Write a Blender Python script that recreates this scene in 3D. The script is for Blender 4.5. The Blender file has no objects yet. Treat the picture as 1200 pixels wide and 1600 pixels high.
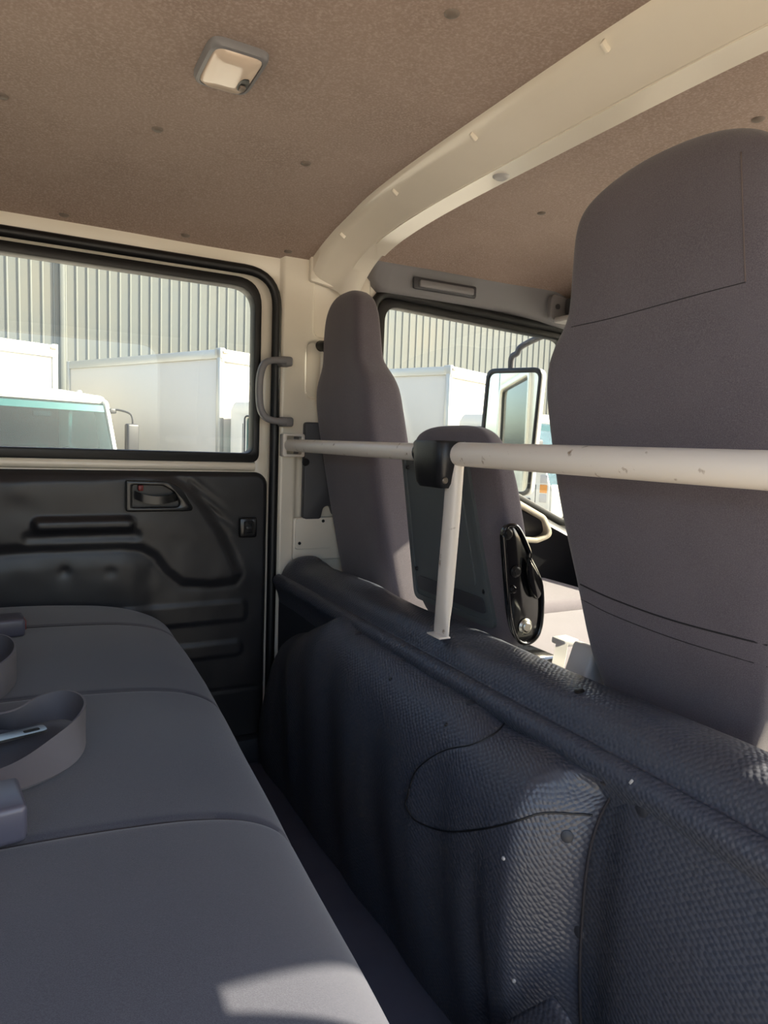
import bpy, bmesh, math, random
from mathutils import Vector, Matrix, noise
from mathutils.bvhtree import BVHTree
from mathutils.geometry import tessellate_polygon

random.seed(7)
scn = bpy.context.scene
COL = scn.collection

# ------------------------------------------------------------------ camera
# vehicle axes: +X towards the windscreen, +Y across the cab to the far door, +Z up, eye at z = 0
F = 1060.0
MR = ((0.88001518, -0.01477888, 0.47471557),
      (-0.47354445, -0.10402077, 0.87460582),
      (0.03645458, -0.99446532, -0.09853831))      # photo right / down / forward expressed in vehicle axes
cam_data = bpy.data.cameras.new('camera')
cam = bpy.data.objects.new('camera', cam_data)
COL.objects.link(cam)
cam_data.sensor_fit = 'AUTO'
cam_data.sensor_width = 36.0
cam_data.lens = F / 1600 * 36.0
cam_data.clip_start = 0.02
cam_data.clip_end = 300
m = Matrix.Identity(4)
for i in range(3):
    m[i][0] = MR[i][0]
    m[i][1] = -MR[i][1]
    m[i][2] = -MR[i][2]
cam.matrix_world = m
scn.camera = cam

# ------------------------------------------------------------------ sky, sun, exposure
SUN = Vector((1.0, -0.31, 0.70)).normalized()
world = bpy.data.worlds.new('world')
scn.world = world
world.use_nodes = True
wn = world.node_tree.nodes
wl = world.node_tree.links
sky = wn.new('ShaderNodeTexSky')
sky.sky_type = 'NISHITA'
sky.sun_disc = False
sky.sun_elevation = math.asin(SUN.z)
sky.sun_rotation = math.atan2(SUN.x, SUN.y)
sky.air_density = 1.0
sky.dust_density = 2.5
sky.ozone_density = 1.0
hs = wn.new('ShaderNodeHueSaturation')
hs.inputs['Saturation'].default_value = 0.9      # hazy pale sky
wl.new(sky.outputs[0], hs.inputs['Color'])
wl.new(hs.outputs[0], wn['Background'].inputs[0])
wn['Background'].inputs[1].default_value = 0.32

sun_d = bpy.data.lights.new('sun', 'SUN')
sun_d.energy = 13.0
sun_d.angle = math.radians(0.6)
sun_d.color = (1.0, 0.89, 0.68)
sun_o = bpy.data.objects.new('sun', sun_d)
COL.objects.link(sun_o)
sun_o.location = SUN * 40
sun_o.rotation_euler = SUN.to_track_quat('Z', 'Y').to_euler()

vs = scn.view_settings
vs.view_transform = 'Standard'
vs.look = 'None'
vs.gamma = 1.0
vs.use_curve_mapping = False
vs.exposure = 0.85

# ------------------------------------------------------------------ helpers
def ray(px, py):
    c = (px - 600.0, py - 800.0, F)
    return Vector([sum(MR[i][j] * c[j] for j in range(3)) for i in range(3)])

def at(px, py, X=None, Y=None, Z=None):
    """where a sight line meets a real plane of the cab"""
    r = ray(px, py)
    if X is not None: t = X / r.x
    elif Y is not None: t = Y / r.y
    else: t = Z / r.z
    return r * t

def sstep(a, b, x):
    t = max(0.0, min(1.0, (x - a) / (b - a)))
    return t * t * (3 - 2 * t)

def interp(tab, x):
    if x <= tab[0][0]: return tab[0][1]
    for (x0, y0), (x1, y1) in zip(tab, tab[1:]):
        if x <= x1:
            return y0 + (y1 - y0) * (x - x0) / (x1 - x0)
    return tab[-1][1]

def cinterp(tab, x):
    """smooth (Catmull-Rom) table lookup"""
    n = len(tab)
    if x <= tab[0][0]: return tab[0][1]
    if x >= tab[-1][0]: return tab[-1][1]
    for i in range(n - 1):
        if tab[i][0] <= x <= tab[i + 1][0]:
            x0, y0 = tab[i]; x1, y1 = tab[i + 1]
            h = x1 - x0
            m0 = (tab[i + 1][1] - tab[i - 1][1]) / (tab[i + 1][0] - tab[i - 1][0]) if i > 0 else (y1 - y0) / h
            m1 = (tab[i + 2][1] - tab[i][1]) / (tab[i + 2][0] - tab[i][0]) if i < n - 2 else (y1 - y0) / h
            t = (x - x0) / h
            return ((2*t**3 - 3*t**2 + 1) * y0 + (t**3 - 2*t**2 + t) * h * m0 +
                    (-2*t**3 + 3*t**2) * y1 + (t**3 - t**2) * h * m1)

def spline(pts, n=8):
    """Catmull-Rom through 3D points"""
    P = [Vector(p) for p in pts]
    out = []
    for i in range(len(P) - 1):
        a = P[i - 1] if i > 0 else P[i] * 2 - P[i + 1]
        b, c = P[i], P[i + 1]
        d = P[i + 2] if i + 2 < len(P) else P[i + 1] * 2 - P[i]
        for k in range(n):
            t = k / n
            out.append(0.5 * ((2*b) + (c - a)*t + (2*a - 5*b + 4*c - d)*t*t + (3*b - a - 3*c + d)*t**3))
    out.append(P[-1])
    return out

class G:
    """collects shapes into one mesh"""
    def __init__(s):
        s.v = []; s.f = []; s.uv = None
    def add(s, v, f):
        o = len(s.v)
        s.v += [Vector(p) for p in v]
        s.f += [tuple(i + o for i in q) for q in f]
        return s
    def box(s, c, d, r=0.0, seg=2, rot=None):
        bm = bmesh.new()
        bmesh.ops.create_cube(bm, size=1.0)
        for q in bm.verts:
            q.co = Vector((q.co.x * d[0], q.co.y * d[1], q.co.z * d[2]))
        if r > 0:
            bmesh.ops.bevel(bm, geom=bm.edges[:], offset=min(r, min(d) * 0.49), segments=seg, profile=0.5, affect='EDGES')
        bm.verts.index_update()
        M = rot if rot is not None else Matrix.Identity(3)
        v = [M @ q.co + Vector(c) for q in bm.verts]
        f = [tuple(q.index for q in fc.verts) for fc in bm.faces]
        bm.free()
        return s.add(v, f)
    def rings(s, R, close=True, caps=True):
        n = len(R[0])
        v = [p for r in R for p in r]
        f = []
        for i in range(len(R) - 1):
            for j in range(n if close else n - 1):
                k = (j + 1) % n
                f.append((i*n + j, i*n + k, (i+1)*n + k, (i+1)*n + j))
        if caps and close:
            f.append(tuple(range(n - 1, -1, -1)))
            f.append(tuple((len(R) - 1) * n + j for j in range(n)))
        return s.add(v, f)
    def tube(s, path, r, n=12, caps=True):
        P = [Vector(p) for p in path]
        rr = r if isinstance(r, (list, tuple)) else [r] * len(P)
        t0 = (P[1] - P[0]).normalized()
        up = Vector((0, 0, 1)) if abs(t0.z) < 0.9 else Vector((1, 0, 0))
        u = t0.cross(up).normalized()
        R = []
        for i, p in enumerate(P):
            a = P[max(0, i - 1)]; b = P[min(len(P) - 1, i + 1)]
            t = (b - a).normalized()
            u = (u - t * u.dot(t)).normalized()
            w = t.cross(u)
            R.append([p + (u * math.cos(2*math.pi*k/n) + w * math.sin(2*math.pi*k/n)) * rr[i] for k in range(n)])
        return s.rings(R, True, caps)
    def lathe(s, prof, c, axis='Z', n=24):
        """prof: (radius, height) pairs along the axis"""
        R = []
        for r, h in prof:
            ring = []
            for k in range(n):
                a = 2 * math.pi * k / n
                x, y = r * math.cos(a), r * math.sin(a)
                if isinstance(axis, Matrix): p = axis @ Vector((x, y, h))
                elif axis == 'Z': p = Vector((x, y, h))
                elif axis == 'Y': p = Vector((x, h, -y))
                else: p = Vector((h, x, y))
                ring.append(p + Vector(c))
            R.append(ring)
        return s.rings(R)
    def grid(s, rows, uv=True):
        o = len(s.v)
        n = len(rows[0])
        s.rings(rows, close=False)
        if uv:
            U = []
            for i, r in enumerate(rows):
                for j, p in enumerate(r):
                    U.append([0.0, 0.0])
            for i in range(len(rows)):
                for j in range(n):
                    if j > 0: U[i*n + j][0] = U[i*n + j - 1][0] + (Vector(rows[i][j]) - Vector(rows[i][j-1])).length
                    if i > 0: U[i*n + j][1] = U[(i-1)*n + j][1] + (Vector(rows[i][j]) - Vector(rows[i-1][j])).length
            s.uv = U
        return s
    def poly(s, loops, axis, w0, w1, bevel=0.0):
        """flat plate: outline plus holes, thickness w0..w1 along axis; loops in the two other axes"""
        flat = [p for l in loops for p in l]
        tris = tessellate_polygon([[Vector((a, b, 0)) for a, b in l] for l in loops])
        def P(a, b, w):
            return Vector((w, a, b)) if axis == 'X' else Vector((a, w, b)) if axis == 'Y' else Vector((a, b, w))
        n = len(flat)
        v = [P(a, b, w0) for a, b in flat] + [P(a, b, w1) for a, b in flat]
        f = [tuple(t) for t in tris] + [tuple(i + n for i in reversed(t)) for t in tris]
        o = 0
        for l in loops:
            k = len(l)
            for i in range(k):
                j = (i + 1) % k
                f.append((o + i, o + j, o + j + n, o + i + n))
            o += k
        bm = bmesh.new()
        bv = [bm.verts.new(p) for p in v]
        for q in f:
            try: bm.faces.new([bv[i] for i in q])
            except ValueError: pass
        bmesh.ops.recalc_face_normals(bm, faces=bm.faces[:])
        if bevel > 0:
            bmesh.ops.dissolve_limit(bm, angle_limit=0.01, verts=bm.verts[:], edges=bm.edges[:], delimit={'NORMAL'})
            es = [e for e in bm.edges if len(e.link_faces) == 2 and e.calc_face_angle() > 1.0 and
                  abs((e.verts[0].co - e.verts[1].co)['XYZ'.index(axis)]) < 1e-6]
            bmesh.ops.bevel(bm, geom=es, offset=bevel, segments=2, profile=0.5, affect='EDGES')
        bm.verts.index_update()
        s.add([q.co.copy() for q in bm.verts], [tuple(q.index for q in fc.verts) for fc in bm.faces])
        bm.free()
        return s

def rpoly(pts, n=6):
    """polygon with filleted corners: points (a, b, radius)"""
    out = []
    k = len(pts)
    for i in range(k):
        p = Vector(pts[i][:2]); r = pts[i][2] if len(pts[i]) > 2 else 0
        a = Vector(pts[i - 1][:2]); b = Vector(pts[(i + 1) % k][:2])
        if r <= 0:
            out.append((p.x, p.y)); continue
        d1 = (a - p).normalized(); d2 = (b - p).normalized()
        ang = d1.angle(d2)
        t = min(r / math.tan(ang / 2), (a - p).length * 0.49, (b - p).length * 0.49)
        p1 = p + d1 * t; p2 = p + d2 * t
        for q in range(n + 1):
            s = q / n
            c = p1 * (1 - s)**2 + p * 2 * s * (1 - s) + p2 * s * s
            out.append((c.x, c.y))
    return out

def rrect(a0, b0, a1, b1, r, n=6):
    return rpoly([(a0, b0, r), (a1, b0, r), (a1, b1, r), (a0, b1, r)], n)

WL = {}
def mk(name, g, mat, parent=None, angle=40, subsurf=0, base=False):
    """one mesh object; vertices come in scene coordinates"""
    vs_ = g.v
    lo = Vector([min(p[i] for p in vs_) for i in range(3)])
    hi = Vector([max(p[i] for p in vs_) for i in range(3)])
    c = (lo + hi) / 2
    if base: c.z = lo.z
    me = bpy.data.meshes.new(name)
    me.from_pydata([tuple(p - c) for p in vs_], [], g.f)
    if g.uv:
        l = me.uv_layers.new(name='UVMap')
        for lp in me.loops:
            l.data[lp.index].uv = g.uv[lp.vertex_index]
    bm = bmesh.new(); bm.from_mesh(me)
    bmesh.ops.recalc_face_normals(bm, faces=bm.faces[:])
    bm.to_mesh(me); bm.free()
    me.materials.append(mat)
    for p in me.polygons: p.use_smooth = True
    if angle < 180: me.set_sharp_from_angle(angle=math.radians(angle))
    o = bpy.data.objects.new(name, me)
    COL.objects.link(o)
    if parent is not None:
        o.parent = parent
        o.location = c - WL[parent]
    else:
        o.location = c
    WL[o] = c
    if subsurf:
        md = o.modifiers.new('subdivision', 'SUBSURF'); md.levels = subsurf; md.render_levels = subsurf
    return o

def thing(name, label, cat, loc=(0, 0, 0), group=None):
    o = bpy.data.objects.new(name, None)
    o.empty_display_size = 0.1
    COL.objects.link(o)
    o.location = loc
    WL[o] = Vector(loc)
    o['label'] = label; o['category'] = cat
    if group: o['group'] = group
    return o

def tag(o, label, cat, group=None):
    o['label'] = label; o['category'] = cat
    if group: o['group'] = group
    return o

def struct(o, label=None):
    o['kind'] = 'structure'
    if label: o['label'] = label
    return o

def copy_tree(o, parent=None):
    c = o.copy(); COL.objects.link(c); c.parent = parent
    for ch in list(o.children): copy_tree(ch, c)
    return c

def dup_part(o, world, parent):
    """another copy of a part (shared mesh) at a new place"""
    c = o.copy(); COL.objects.link(c)
    c.parent = parent
    c.location = Vector(world) - WL[parent]
    WL[c] = Vector(world)
    return c

def bvh_of(g):
    return BVHTree.FromPolygons([tuple(p) for p in g.v], g.f)

def hit(b, px, py, off=0.0):
    r = ray(px, py).normalized()
    loc, nor, i, d = b.ray_cast(Vector((0, 0, 0)), r)
    if loc is None: return None
    if nor.dot(r) > 0: nor = -nor
    return loc + nor * off

def line_on(b, pts, off=0.0, n=6):
    """polyline lying on a surface through sight points"""
    P = spline([Vector((p[0], p[1], 0)) for p in pts], n)
    out = [hit(b, p.x, p.y, off) for p in P]
    return [p for p in out if p is not None]

# ------------------------------------------------------------------ materials
def lin(c):
    return tuple(((x/255)/12.92 if x/255 <= 0.04045 else (((x/255) + 0.055)/1.055)**2.4) for x in c) + (1.0,)

def mat(name, col, rough=0.5, metal=0.0, spec=0.5, var=None, bump=None, sheen=0.0, coat=0.0, fine=None):
    """col 0-255; var=(scale, amount, second colour); bump=(kind, scale, strength, distance)"""
    mt = bpy.data.materials.new(name); mt.use_nodes = True
    N = mt.node_tree.nodes; L = mt.node_tree.links
    b = N['Principled BSDF']
    b.inputs['Base Color'].default_value = lin(col)
    b.inputs['Roughness'].default_value = rough
    b.inputs['Metallic'].default_value = metal
    b.inputs['Specular IOR Level'].default_value = spec
    if sheen:
        b.inputs['Sheen Weight'].default_value = sheen
        b.inputs['Sheen Roughness'].default_value = 0.5
    if coat:
        b.inputs['Coat Weight'].default_value = coat
        b.inputs['Coat Roughness'].default_value = 0.08
    tc = N.new('ShaderNodeTexCoord')
    if var or fine:
        last = None
        for (sc, lo, hi, c2) in [x for x in (var, fine) if x]:
            nz = N.new('ShaderNodeTexNoise'); nz.inputs['Scale'].default_value = sc
            nz.inputs['Detail'].default_value = 5.0
            L.new(tc.outputs['Object'], nz.inputs['Vector'])
            mp = N.new('ShaderNodeMapRange')
            mp.inputs['From Min'].default_value = lo; mp.inputs['From Max'].default_value = hi
            L.new(nz.outputs[0], mp.inputs['Value'])
            mx = N.new('ShaderNodeMix'); mx.data_type = 'RGBA'
            mx.inputs[6].default_value = lin(col); mx.inputs[7].default_value = lin(c2)
            if last is not None: L.new(last, mx.inputs[6])
            L.new(mp.outputs[0], mx.inputs[0])
            last = mx.outputs[2]
        L.new(last, b.inputs['Base Color'])
    if bump:
        kind, sc, st, dist = bump
        bp = N.new('ShaderNodeBump'); bp.inputs['Strength'].default_value = st; bp.inputs['Distance'].default_value = dist
        if kind == 'noise':
            t = N.new('ShaderNodeTexNoise'); t.inputs['Scale'].default_value = sc; t.inputs['Detail'].default_value = 4
            L.new(tc.outputs['Object'], t.inputs['Vector']); out = t.outputs[0]
        else:
            t = N.new('ShaderNodeTexVoronoi'); t.inputs['Scale'].default_value = sc
            t.feature = 'SMOOTH_F1'; t.inputs['Smoothness'].default_value = 0.35
            if kind == 'cells':
                t.voronoi_dimensions = '2D'; t.inputs['Randomness'].default_value = 0.42
                mpg = N.new('ShaderNodeMapping'); mpg.inputs['Scale'].default_value = (1.0, 1.25, 1.0)
                mpg.inputs['Rotation'].default_value = (0, 0, 0.785)
                L.new(tc.outputs['UV'], mpg.inputs['Vector']); L.new(mpg.outputs[0], t.inputs['Vector'])
            else:
                t.inputs['Randomness'].default_value = 0.8
                L.new(tc.outputs['Object'], t.inputs['Vector'])
            iv = N.new('ShaderNodeMath'); iv.operation = 'SUBTRACT'; iv.inputs[0].default_value = 1.0
            L.new(t.outputs['Distance'], iv.inputs[1]); out = iv.outputs[0]
        L.new(out, bp.inputs['Height'])
        L.new(bp.outputs[0], b.inputs['Normal'])
    return mt

def glass(name, tint=(0.96, 0.98, 0.97), refl=1.0, ior=1.45):
    mt = bpy.data.materials.new(name); mt.use_nodes = True
    N = mt.node_tree.nodes; L = mt.node_tree.links
    N.remove(N['Principled BSDF'])
    tr = N.new('ShaderNodeBsdfTransparent'); tr.inputs[0].default_value = tint + (1,)
    gl = N.new('ShaderNodeBsdfGlossy'); gl.inputs['Roughness'].default_value = 0.01
    fr = N.new('ShaderNodeFresnel'); fr.inputs[0].default_value = ior
    mu = N.new('ShaderNodeMath'); mu.operation = 'MULTIPLY'; mu.inputs[1].default_value = refl
    mx = N.new('ShaderNodeMixShader')
    L.new(fr.outputs[0], mu.inputs[0]); L.new(mu.outputs[0], mx.inputs[0])
    L.new(tr.outputs[0], mx.inputs[1]); L.new(gl.outputs[0], mx.inputs[2])
    L.new(mx.outputs[0], N['Material Output'].inputs[0])
    return mt

M_felt = mat('headliner_felt', (156, 135, 123), 0.95, spec=0.1, var=(7, 0.35, 0.7, (146, 125, 113)), fine=(260, 0.45, 0.75, (178, 158, 146)), bump=('noise', 420, 0.35, 0.0015), sheen=0.2)
M_white = mat('cream_white_paint', (236, 228, 212), 0.25, var=(3, 0.4, 0.7, (227, 218, 201)), coat=0.4)
M_worn = mat('worn_white_paint', (222, 214, 204), 0.4, var=(60, 0.66, 0.74, (150, 132, 112)), coat=0.1)
M_trimv = mat('black_door_vinyl', (38, 38, 41), 0.36, bump=('noise', 900, 0.25, 0.0006), var=(8, 0.4, 0.7, (34, 34, 37)))
M_vinyl = mat('embossed_black_vinyl', (64, 68, 79), 0.38, spec=0.6, bump=('cells', 140, 0.75, 0.0020), var=(5, 0.4, 0.65, (68, 69, 76)))
M_vinyl2 = mat('smooth_black_vinyl', (46, 48, 54), 0.5, bump=('noise', 700, 0.2, 0.0006))
M_fab = mat('charcoal_seat_fabric', (92, 86, 93), 0.95, spec=0.15, var=(14, 0.35, 0.7, (85, 79, 86)), fine=(900, 0.4, 0.65, (106, 100, 106)), bump=('noise', 1400, 0.35, 0.0008), sheen=0.25)
M_bench = mat('grey_bench_fabric', (52, 54, 65), 0.95, spec=0.15, var=(6, 0.35, 0.7, (47, 49, 60)), fine=(1000, 0.4, 0.65, (60, 62, 72)), bump=('noise', 1400, 0.3, 0.0008), sheen=0.25)
M_seam = mat('dark_seam_thread', (40, 37, 40), 0.9)
M_thread = mat('grey_stitching', (104, 92, 90), 0.9)
M_plas = mat('black_plastic', (26, 26, 28), 0.35, bump=('grain', 700, 0.25, 0.0006))
M_plasg = mat('gloss_black_plastic', (12, 12, 14), 0.28, coat=0.1)
M_dkgrey = mat('dark_grey_plastic', (66, 66, 70), 0.5, bump=('grain', 900, 0.2, 0.0005))
M_shell = mat('seat_back_shell', (90, 95, 96), 0.55, bump=('grain', 900, 0.25, 0.0005))
M_grey = mat('grey_plastic', (126, 124, 126), 0.45, bump=('grain', 900, 0.2, 0.0004))
M_lgrey = mat('light_grey_plastic', (176, 174, 172), 0.45)
M_rub = mat('black_rubber', (16, 16, 17), 0.45)
M_floor = mat('navy_rubber_mat', (86, 88, 104), 0.85, bump=('noise', 500, 0.4, 0.001), var=(12, 0.4, 0.7, (78, 80, 95)))
M_metalk = mat('black_enamel_metal', (10, 10, 12), 0.12, coat=0.6)
M_steel = mat('bare_steel', (170, 168, 160), 0.3, metal=1.0)
M_screw = mat('screw_metal', (150, 140, 126), 0.4, metal=0.8)
M_web = mat('grey_webbing', (92, 90, 94), 0.8, bump=('noise', 1500, 0.4, 0.0006))
M_buck = mat('buckle_grey_plastic', (72, 72, 84), 0.35)
M_red = mat('red_button', (112, 34, 34), 0.4)
M_lens = mat('lamp_lens', (226, 206, 186), 0.12, coat=0.4)
M_clip = mat('headliner_clip', (118, 106, 96), 0.45)
M_glass = glass('window_glass', refl=1.0)
M_mirror = mat('mirror_glass', (225, 232, 228), 0.02, metal=1.0)
M_conc = mat('yard_concrete', (176, 168, 156), 0.9, var=(1.2, 0.35, 0.7, (160, 152, 141)))
M_clad = mat('cladding_sheet', (100, 105, 103), 0.6, var=(0.6, 0.4, 0.7, (110, 110, 102)))
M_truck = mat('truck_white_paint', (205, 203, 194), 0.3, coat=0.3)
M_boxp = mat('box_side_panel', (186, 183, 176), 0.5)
M_alu = mat('aluminium_rail', (168, 168, 163), 0.35, metal=0.35)
M_tglass = glass('truck_windscreen', tint=(0.50, 0.66, 0.68), refl=0.6, ior=1.4)
M_tint = mat('truck_sunband', (46, 112, 110), 0.2)
M_dark = mat('truck_dark_trim', (48, 50, 54), 0.5)
M_amber = mat('amber_marker', (208, 140, 60), 0.3)
M_tyre = mat('tyre_rubber', (30, 30, 31), 0.8)
M_dash = mat('dashboard_plastic', (70, 68, 66), 0.6)
M_beige = mat('sunlit_trim_plastic', (150, 142, 128), 0.5)  # the door pull's sunlit look is put into this base colour

# ================================================================== THE SETTING
YC = 0.93                 # cab centre line
YL = 1.70                 # far side wall, inner face
YR = 2 * YC - YL          # near side wall, inner face
FLOOR = -0.85
GROUND = -1.80

def ceil_z(Y):
    u = abs((Y - YC) / 0.75)
    return 0.548 - 0.078 * u**4

# ground
g = G().poly([[(-40, -40), (60, -40), (60, 40), (-40, 40)]], 'Z', GROUND - 0.2, GROUND)
struct(mk('ground', g, M_conc))

# cab floor
g = G().poly([[(-0.62, YR), (2.0, YR), (2.0, YL + 0.05), (-0.62, YL + 0.05)]], 'Z', FLOOR - 0.06, FLOOR)
struct(mk('floor', g, M_floor))
# ribbed mat lying on it between the bench and the engine box
g = G().box(((0.12 + 0.556) / 2, YC - 0.01, FLOOR + 0.004), (0.436, 1.44, 0.008), 0.003)
tag(mk('floor_mat', g, M_floor), 'dark navy rubber mat on the narrow floor in front of the bench', 'mat')

# headliner
rows = []
for i in range(61):
    X = -0.62 + 2.40 * i / 60
    front = -0.10 * sstep(1.45, 1.80, X)
    rows.append([(X, Y, ceil_z(Y) + front + 0.002 * noise.noise(Vector((X * 3, Y * 3, 0))))
                 for Y in [YR - 0.03 + (YL - YR + 0.06) * j / 60 for j in range(61)]])
g = G().grid(rows)
top = [[(p[0], p[1], p[2] + 0.05) for p in r] for r in rows]
n0 = len(g.v); g.uv = None
g.rings(top, close=False)
nn = 61
for i in range(60):
    g.f.append((i*nn, (i+1)*nn, n0 + (i+1)*nn, n0 + i*nn)); g.f.append((i*nn + 60, (i+1)*nn + 60, n0 + (i+1)*nn + 60, n0 + i*nn + 60))
    g.f.append((i, i+1, n0+i+1, n0+i)); g.f.append((60*nn+i, 60*nn+i+1, n0+60*nn+i+1, n0+60*nn+i))
ceiling = struct(mk('ceiling', g, M_felt))
bv_ceil = BVHTree.FromPolygons([tuple(Vector(p)) for r in rows for p in r], [(i*nn+j, i*nn+j+1, (i+1)*nn+j+1, (i+1)*nn+j) for i in range(60) for j in range(60)])
first = None
for (px, py) in [(706, 21), (246, 202), (478, 255), (3, 150), (100, 336), (290, 368), (450, 393), (1185, 186), (846, 333)]:
    p = hit(bv_ceil, px, py)
    if p is None: continue
    if first is None:
        gg = G().lathe([(0.0005, -0.004), (0.006, -0.0035), (0.0095, -0.0015), (0.0105, 0.001), (0.0, 0.001)], p, 'Z', 18)
        first = mk('headliner_clip', gg, M_clip, ceiling)
        off = WL[first] - p
    else:
        dup_part(first, p + off, ceiling)

# outer roof skin
g = G().poly([rrect(-0.66, YR - 0.1, 1.8, YL + 0.1, 0.08)], 'Z', 0.60, 0.63)
struct(mk('roof', g, M_white))

# side walls: far (left) wall with the two door openings, near (right) wall with its open doorway and front window
DOOR1 = rpoly([(-0.58, -0.80, 0.05), (0.588, -0.80, 0.05), (0.588, 0.420, 0.085), (-0.58, 0.420, 0.085)], 8)
DOOR2 = rpoly([(0.862, -0.80, 0.05), (1.92, -0.80, 0.05), (1.96, -0.20, 0.02), (1.60, 0.385, 0.08), (0.862, 0.418, 0.06)], 8)
OUT = [(-0.66, -0.92), (2.05, -0.92), (2.08, -0.14), (1.72, 0.50), (1.60, 0.60), (-0.66, 0.60)]
g = G().poly([OUT, DOOR1, DOOR2], 'Y', YL, YL + 0.05, 0.004)
wall_left = struct(mk('wall_left', g, M_white, angle=30))
WIN2R = rpoly([(0.945, -0.09, 0.03), (1.86, -0.16, 0.03), (1.58, 0.37, 0.06), (0.945, 0.37, 0.01)], 8)  # unseen opening; rear edge moved forward to shape the sun stripe on the bench
g = G().poly([OUT, DOOR1, WIN2R], 'Y', YR - 0.06, YR, 0.004)
wall_right = struct(mk('wall_right', g, M_white, angle=30))
# rear wall with window
g = G().poly([[(YR - 0.05, -0.92), (YL + 0.05, -0.92), (YL + 0.05, 0.6), (YR - 0.05, 0.6)],
              rrect(0.35, -0.02, 1.50, 0.38, 0.06)], 'X', -0.68, -0.62)
wall_rear = struct(mk('wall_rear', g, M_white))
g = G().box((-0.65, 0.925, 0.18), (0.006, 1.15, 0.40))
struct(mk('window_3', g, M_glass))
# firewall and windscreen
g = G().poly([[(YR - 0.05, -0.92), (YL + 0.05, -0.92), (YL + 0.05, -0.15), (YR - 0.05, -0.15)]], 'X', 2.02, 2.08)
struct(mk('wall_front', g, M_dash))
g = G()
a = Vector((2.03, 0, -0.15)); b = Vector((1.74, 0, 0.46))
g.add([(a.x, YR + 0.03, a.z), (a.x, YL - 0.03, a.z), (b.x, YL - 0.06, b.z), (b.x, YR + 0.06, b.z),
       (a.x+.006, YR + 0.03, a.z), (a.x+.006, YL - 0.03, a.z), (b.x+.006, YL - 0.06, b.z), (b.x+.006, YR + 0.06, b.z)],
      [(0, 1, 2, 3), (7, 6, 5, 4), (0, 4, 5, 1), (1, 5, 6, 2), (2, 6, 7, 3), (3, 7, 4, 0)])
struct(mk('window_4', g, M_glass))
# dashboard
rows = []
for j in range(21):
    Y = YR + 0.02 + (YL - YR - 0.04) * j / 20
    rows.append([(1.72, Y, -0.60), (1.70, Y, -0.42), (1.68, Y, -0.27), (1.71, Y, -0.22), (1.80, Y, -0.19), (2.0, Y, -0.17), (2.01, Y, -0.60)])
g = G().rings([[Vector(p) for p in r] for r in rows])
tag(mk('dashboard', g, M_dash, angle=60), 'long grey dashboard across the front of the cab under the windscreen', 'dashboard')

# pillar skin on the far wall with pressed recesses
rows = []
NX, NZ = 60, 240
X0, X1 = 0.596, 0.856
def recess(X, Z, a0, a1, b0, b1, r, depth, soft=0.006):
    qx = max(abs(X - (a0 + a1) / 2) - (a1 - a0) / 2 + r, 0); qz = max(abs(Z - (b0 + b1) / 2) - (b1 - b0) / 2 + r, 0)
    d = math.hypot(qx, qz) - r
    return depth * (1 - sstep(-soft, soft, d))
for i in range(NZ + 1):
    Z = -0.80 + 1.27 * i / NZ
    r = []
    for j in range(NX + 1):
        X = X0 + (X1 - X0) * j / NX
        y = YL - 0.012
        y += recess(X, Z, 0.690, 0.765, 0.275, 0.425, 0.02, 0.016, 0.004)
        y += recess(X, Z, 0.672, 0.716, 0.115, 0.262, 0.018, 0.014, 0.004)
        y += 0.010 * sstep(0.64, 0.655, X) * (1 - sstep(-0.02, 0.02, Z))
        y += 0.012 * (1 - sstep(X0, X0 + 0.01, X)) + 0.012 * sstep(X1 - 0.01, X1, X)
        r.append((X, y, Z))
    rows.append(r)
g = G().grid(rows)
pil_bvh = bvh_of(g)
mk('pillar_skin', g, M_white, wall_left, angle=180)
# door aperture seals on the far wall
def seal(name, loop, y, r, mat_, parent, z_min=None):
    pts = [Vector((a, y, b)) for a, b in loop]
    g = G().tube(pts + [pts[0]], r, 8, caps=False)
    return mk(name, g, mat_, parent, angle=180)
g = G().box((0.02, 1.681, -0.815), (1.17, 0.042, 0.068), 0.008)
struct(mk('trim_3', g, M_vinyl2), 'black sill strip along the foot of the far rear door')
seal('door_seal', DOOR1, YL - 0.006, 0.0125, M_rub, wall_left)
seal('door_seal', DOOR2, YL - 0.006, 0.0125, M_rub, wall_left)

# ------------------------------------------------------------------ far rear door (door_1)
WIN1 = rpoly([(-0.52, -0.040, 0.03), (0.543, -0.040, 0.022), (0.543, 0.388, 0.06), (-0.52, 0.388, 0.06)], 8)
d_in = rpoly([(-0.581, -0.801, 0.05), (0.589, -0.801, 0.05), (0.589, 0.421, 0.085), (-0.581, 0.421, 0.085)], 8)
g = G().poly([d_in, WIN1], 'Y', YL + 0.012, YL + 0.06, 0.005)
door1 = struct(mk('door_1', g, M_white, angle=30))
# rolled sill under the glass
g = G().tube([(-0.55, YL + 0.010, -0.068), (0.54, YL + 0.010, -0.068)], 0.012, 10)
mk('door_sill', g, M_white, door1)
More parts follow.
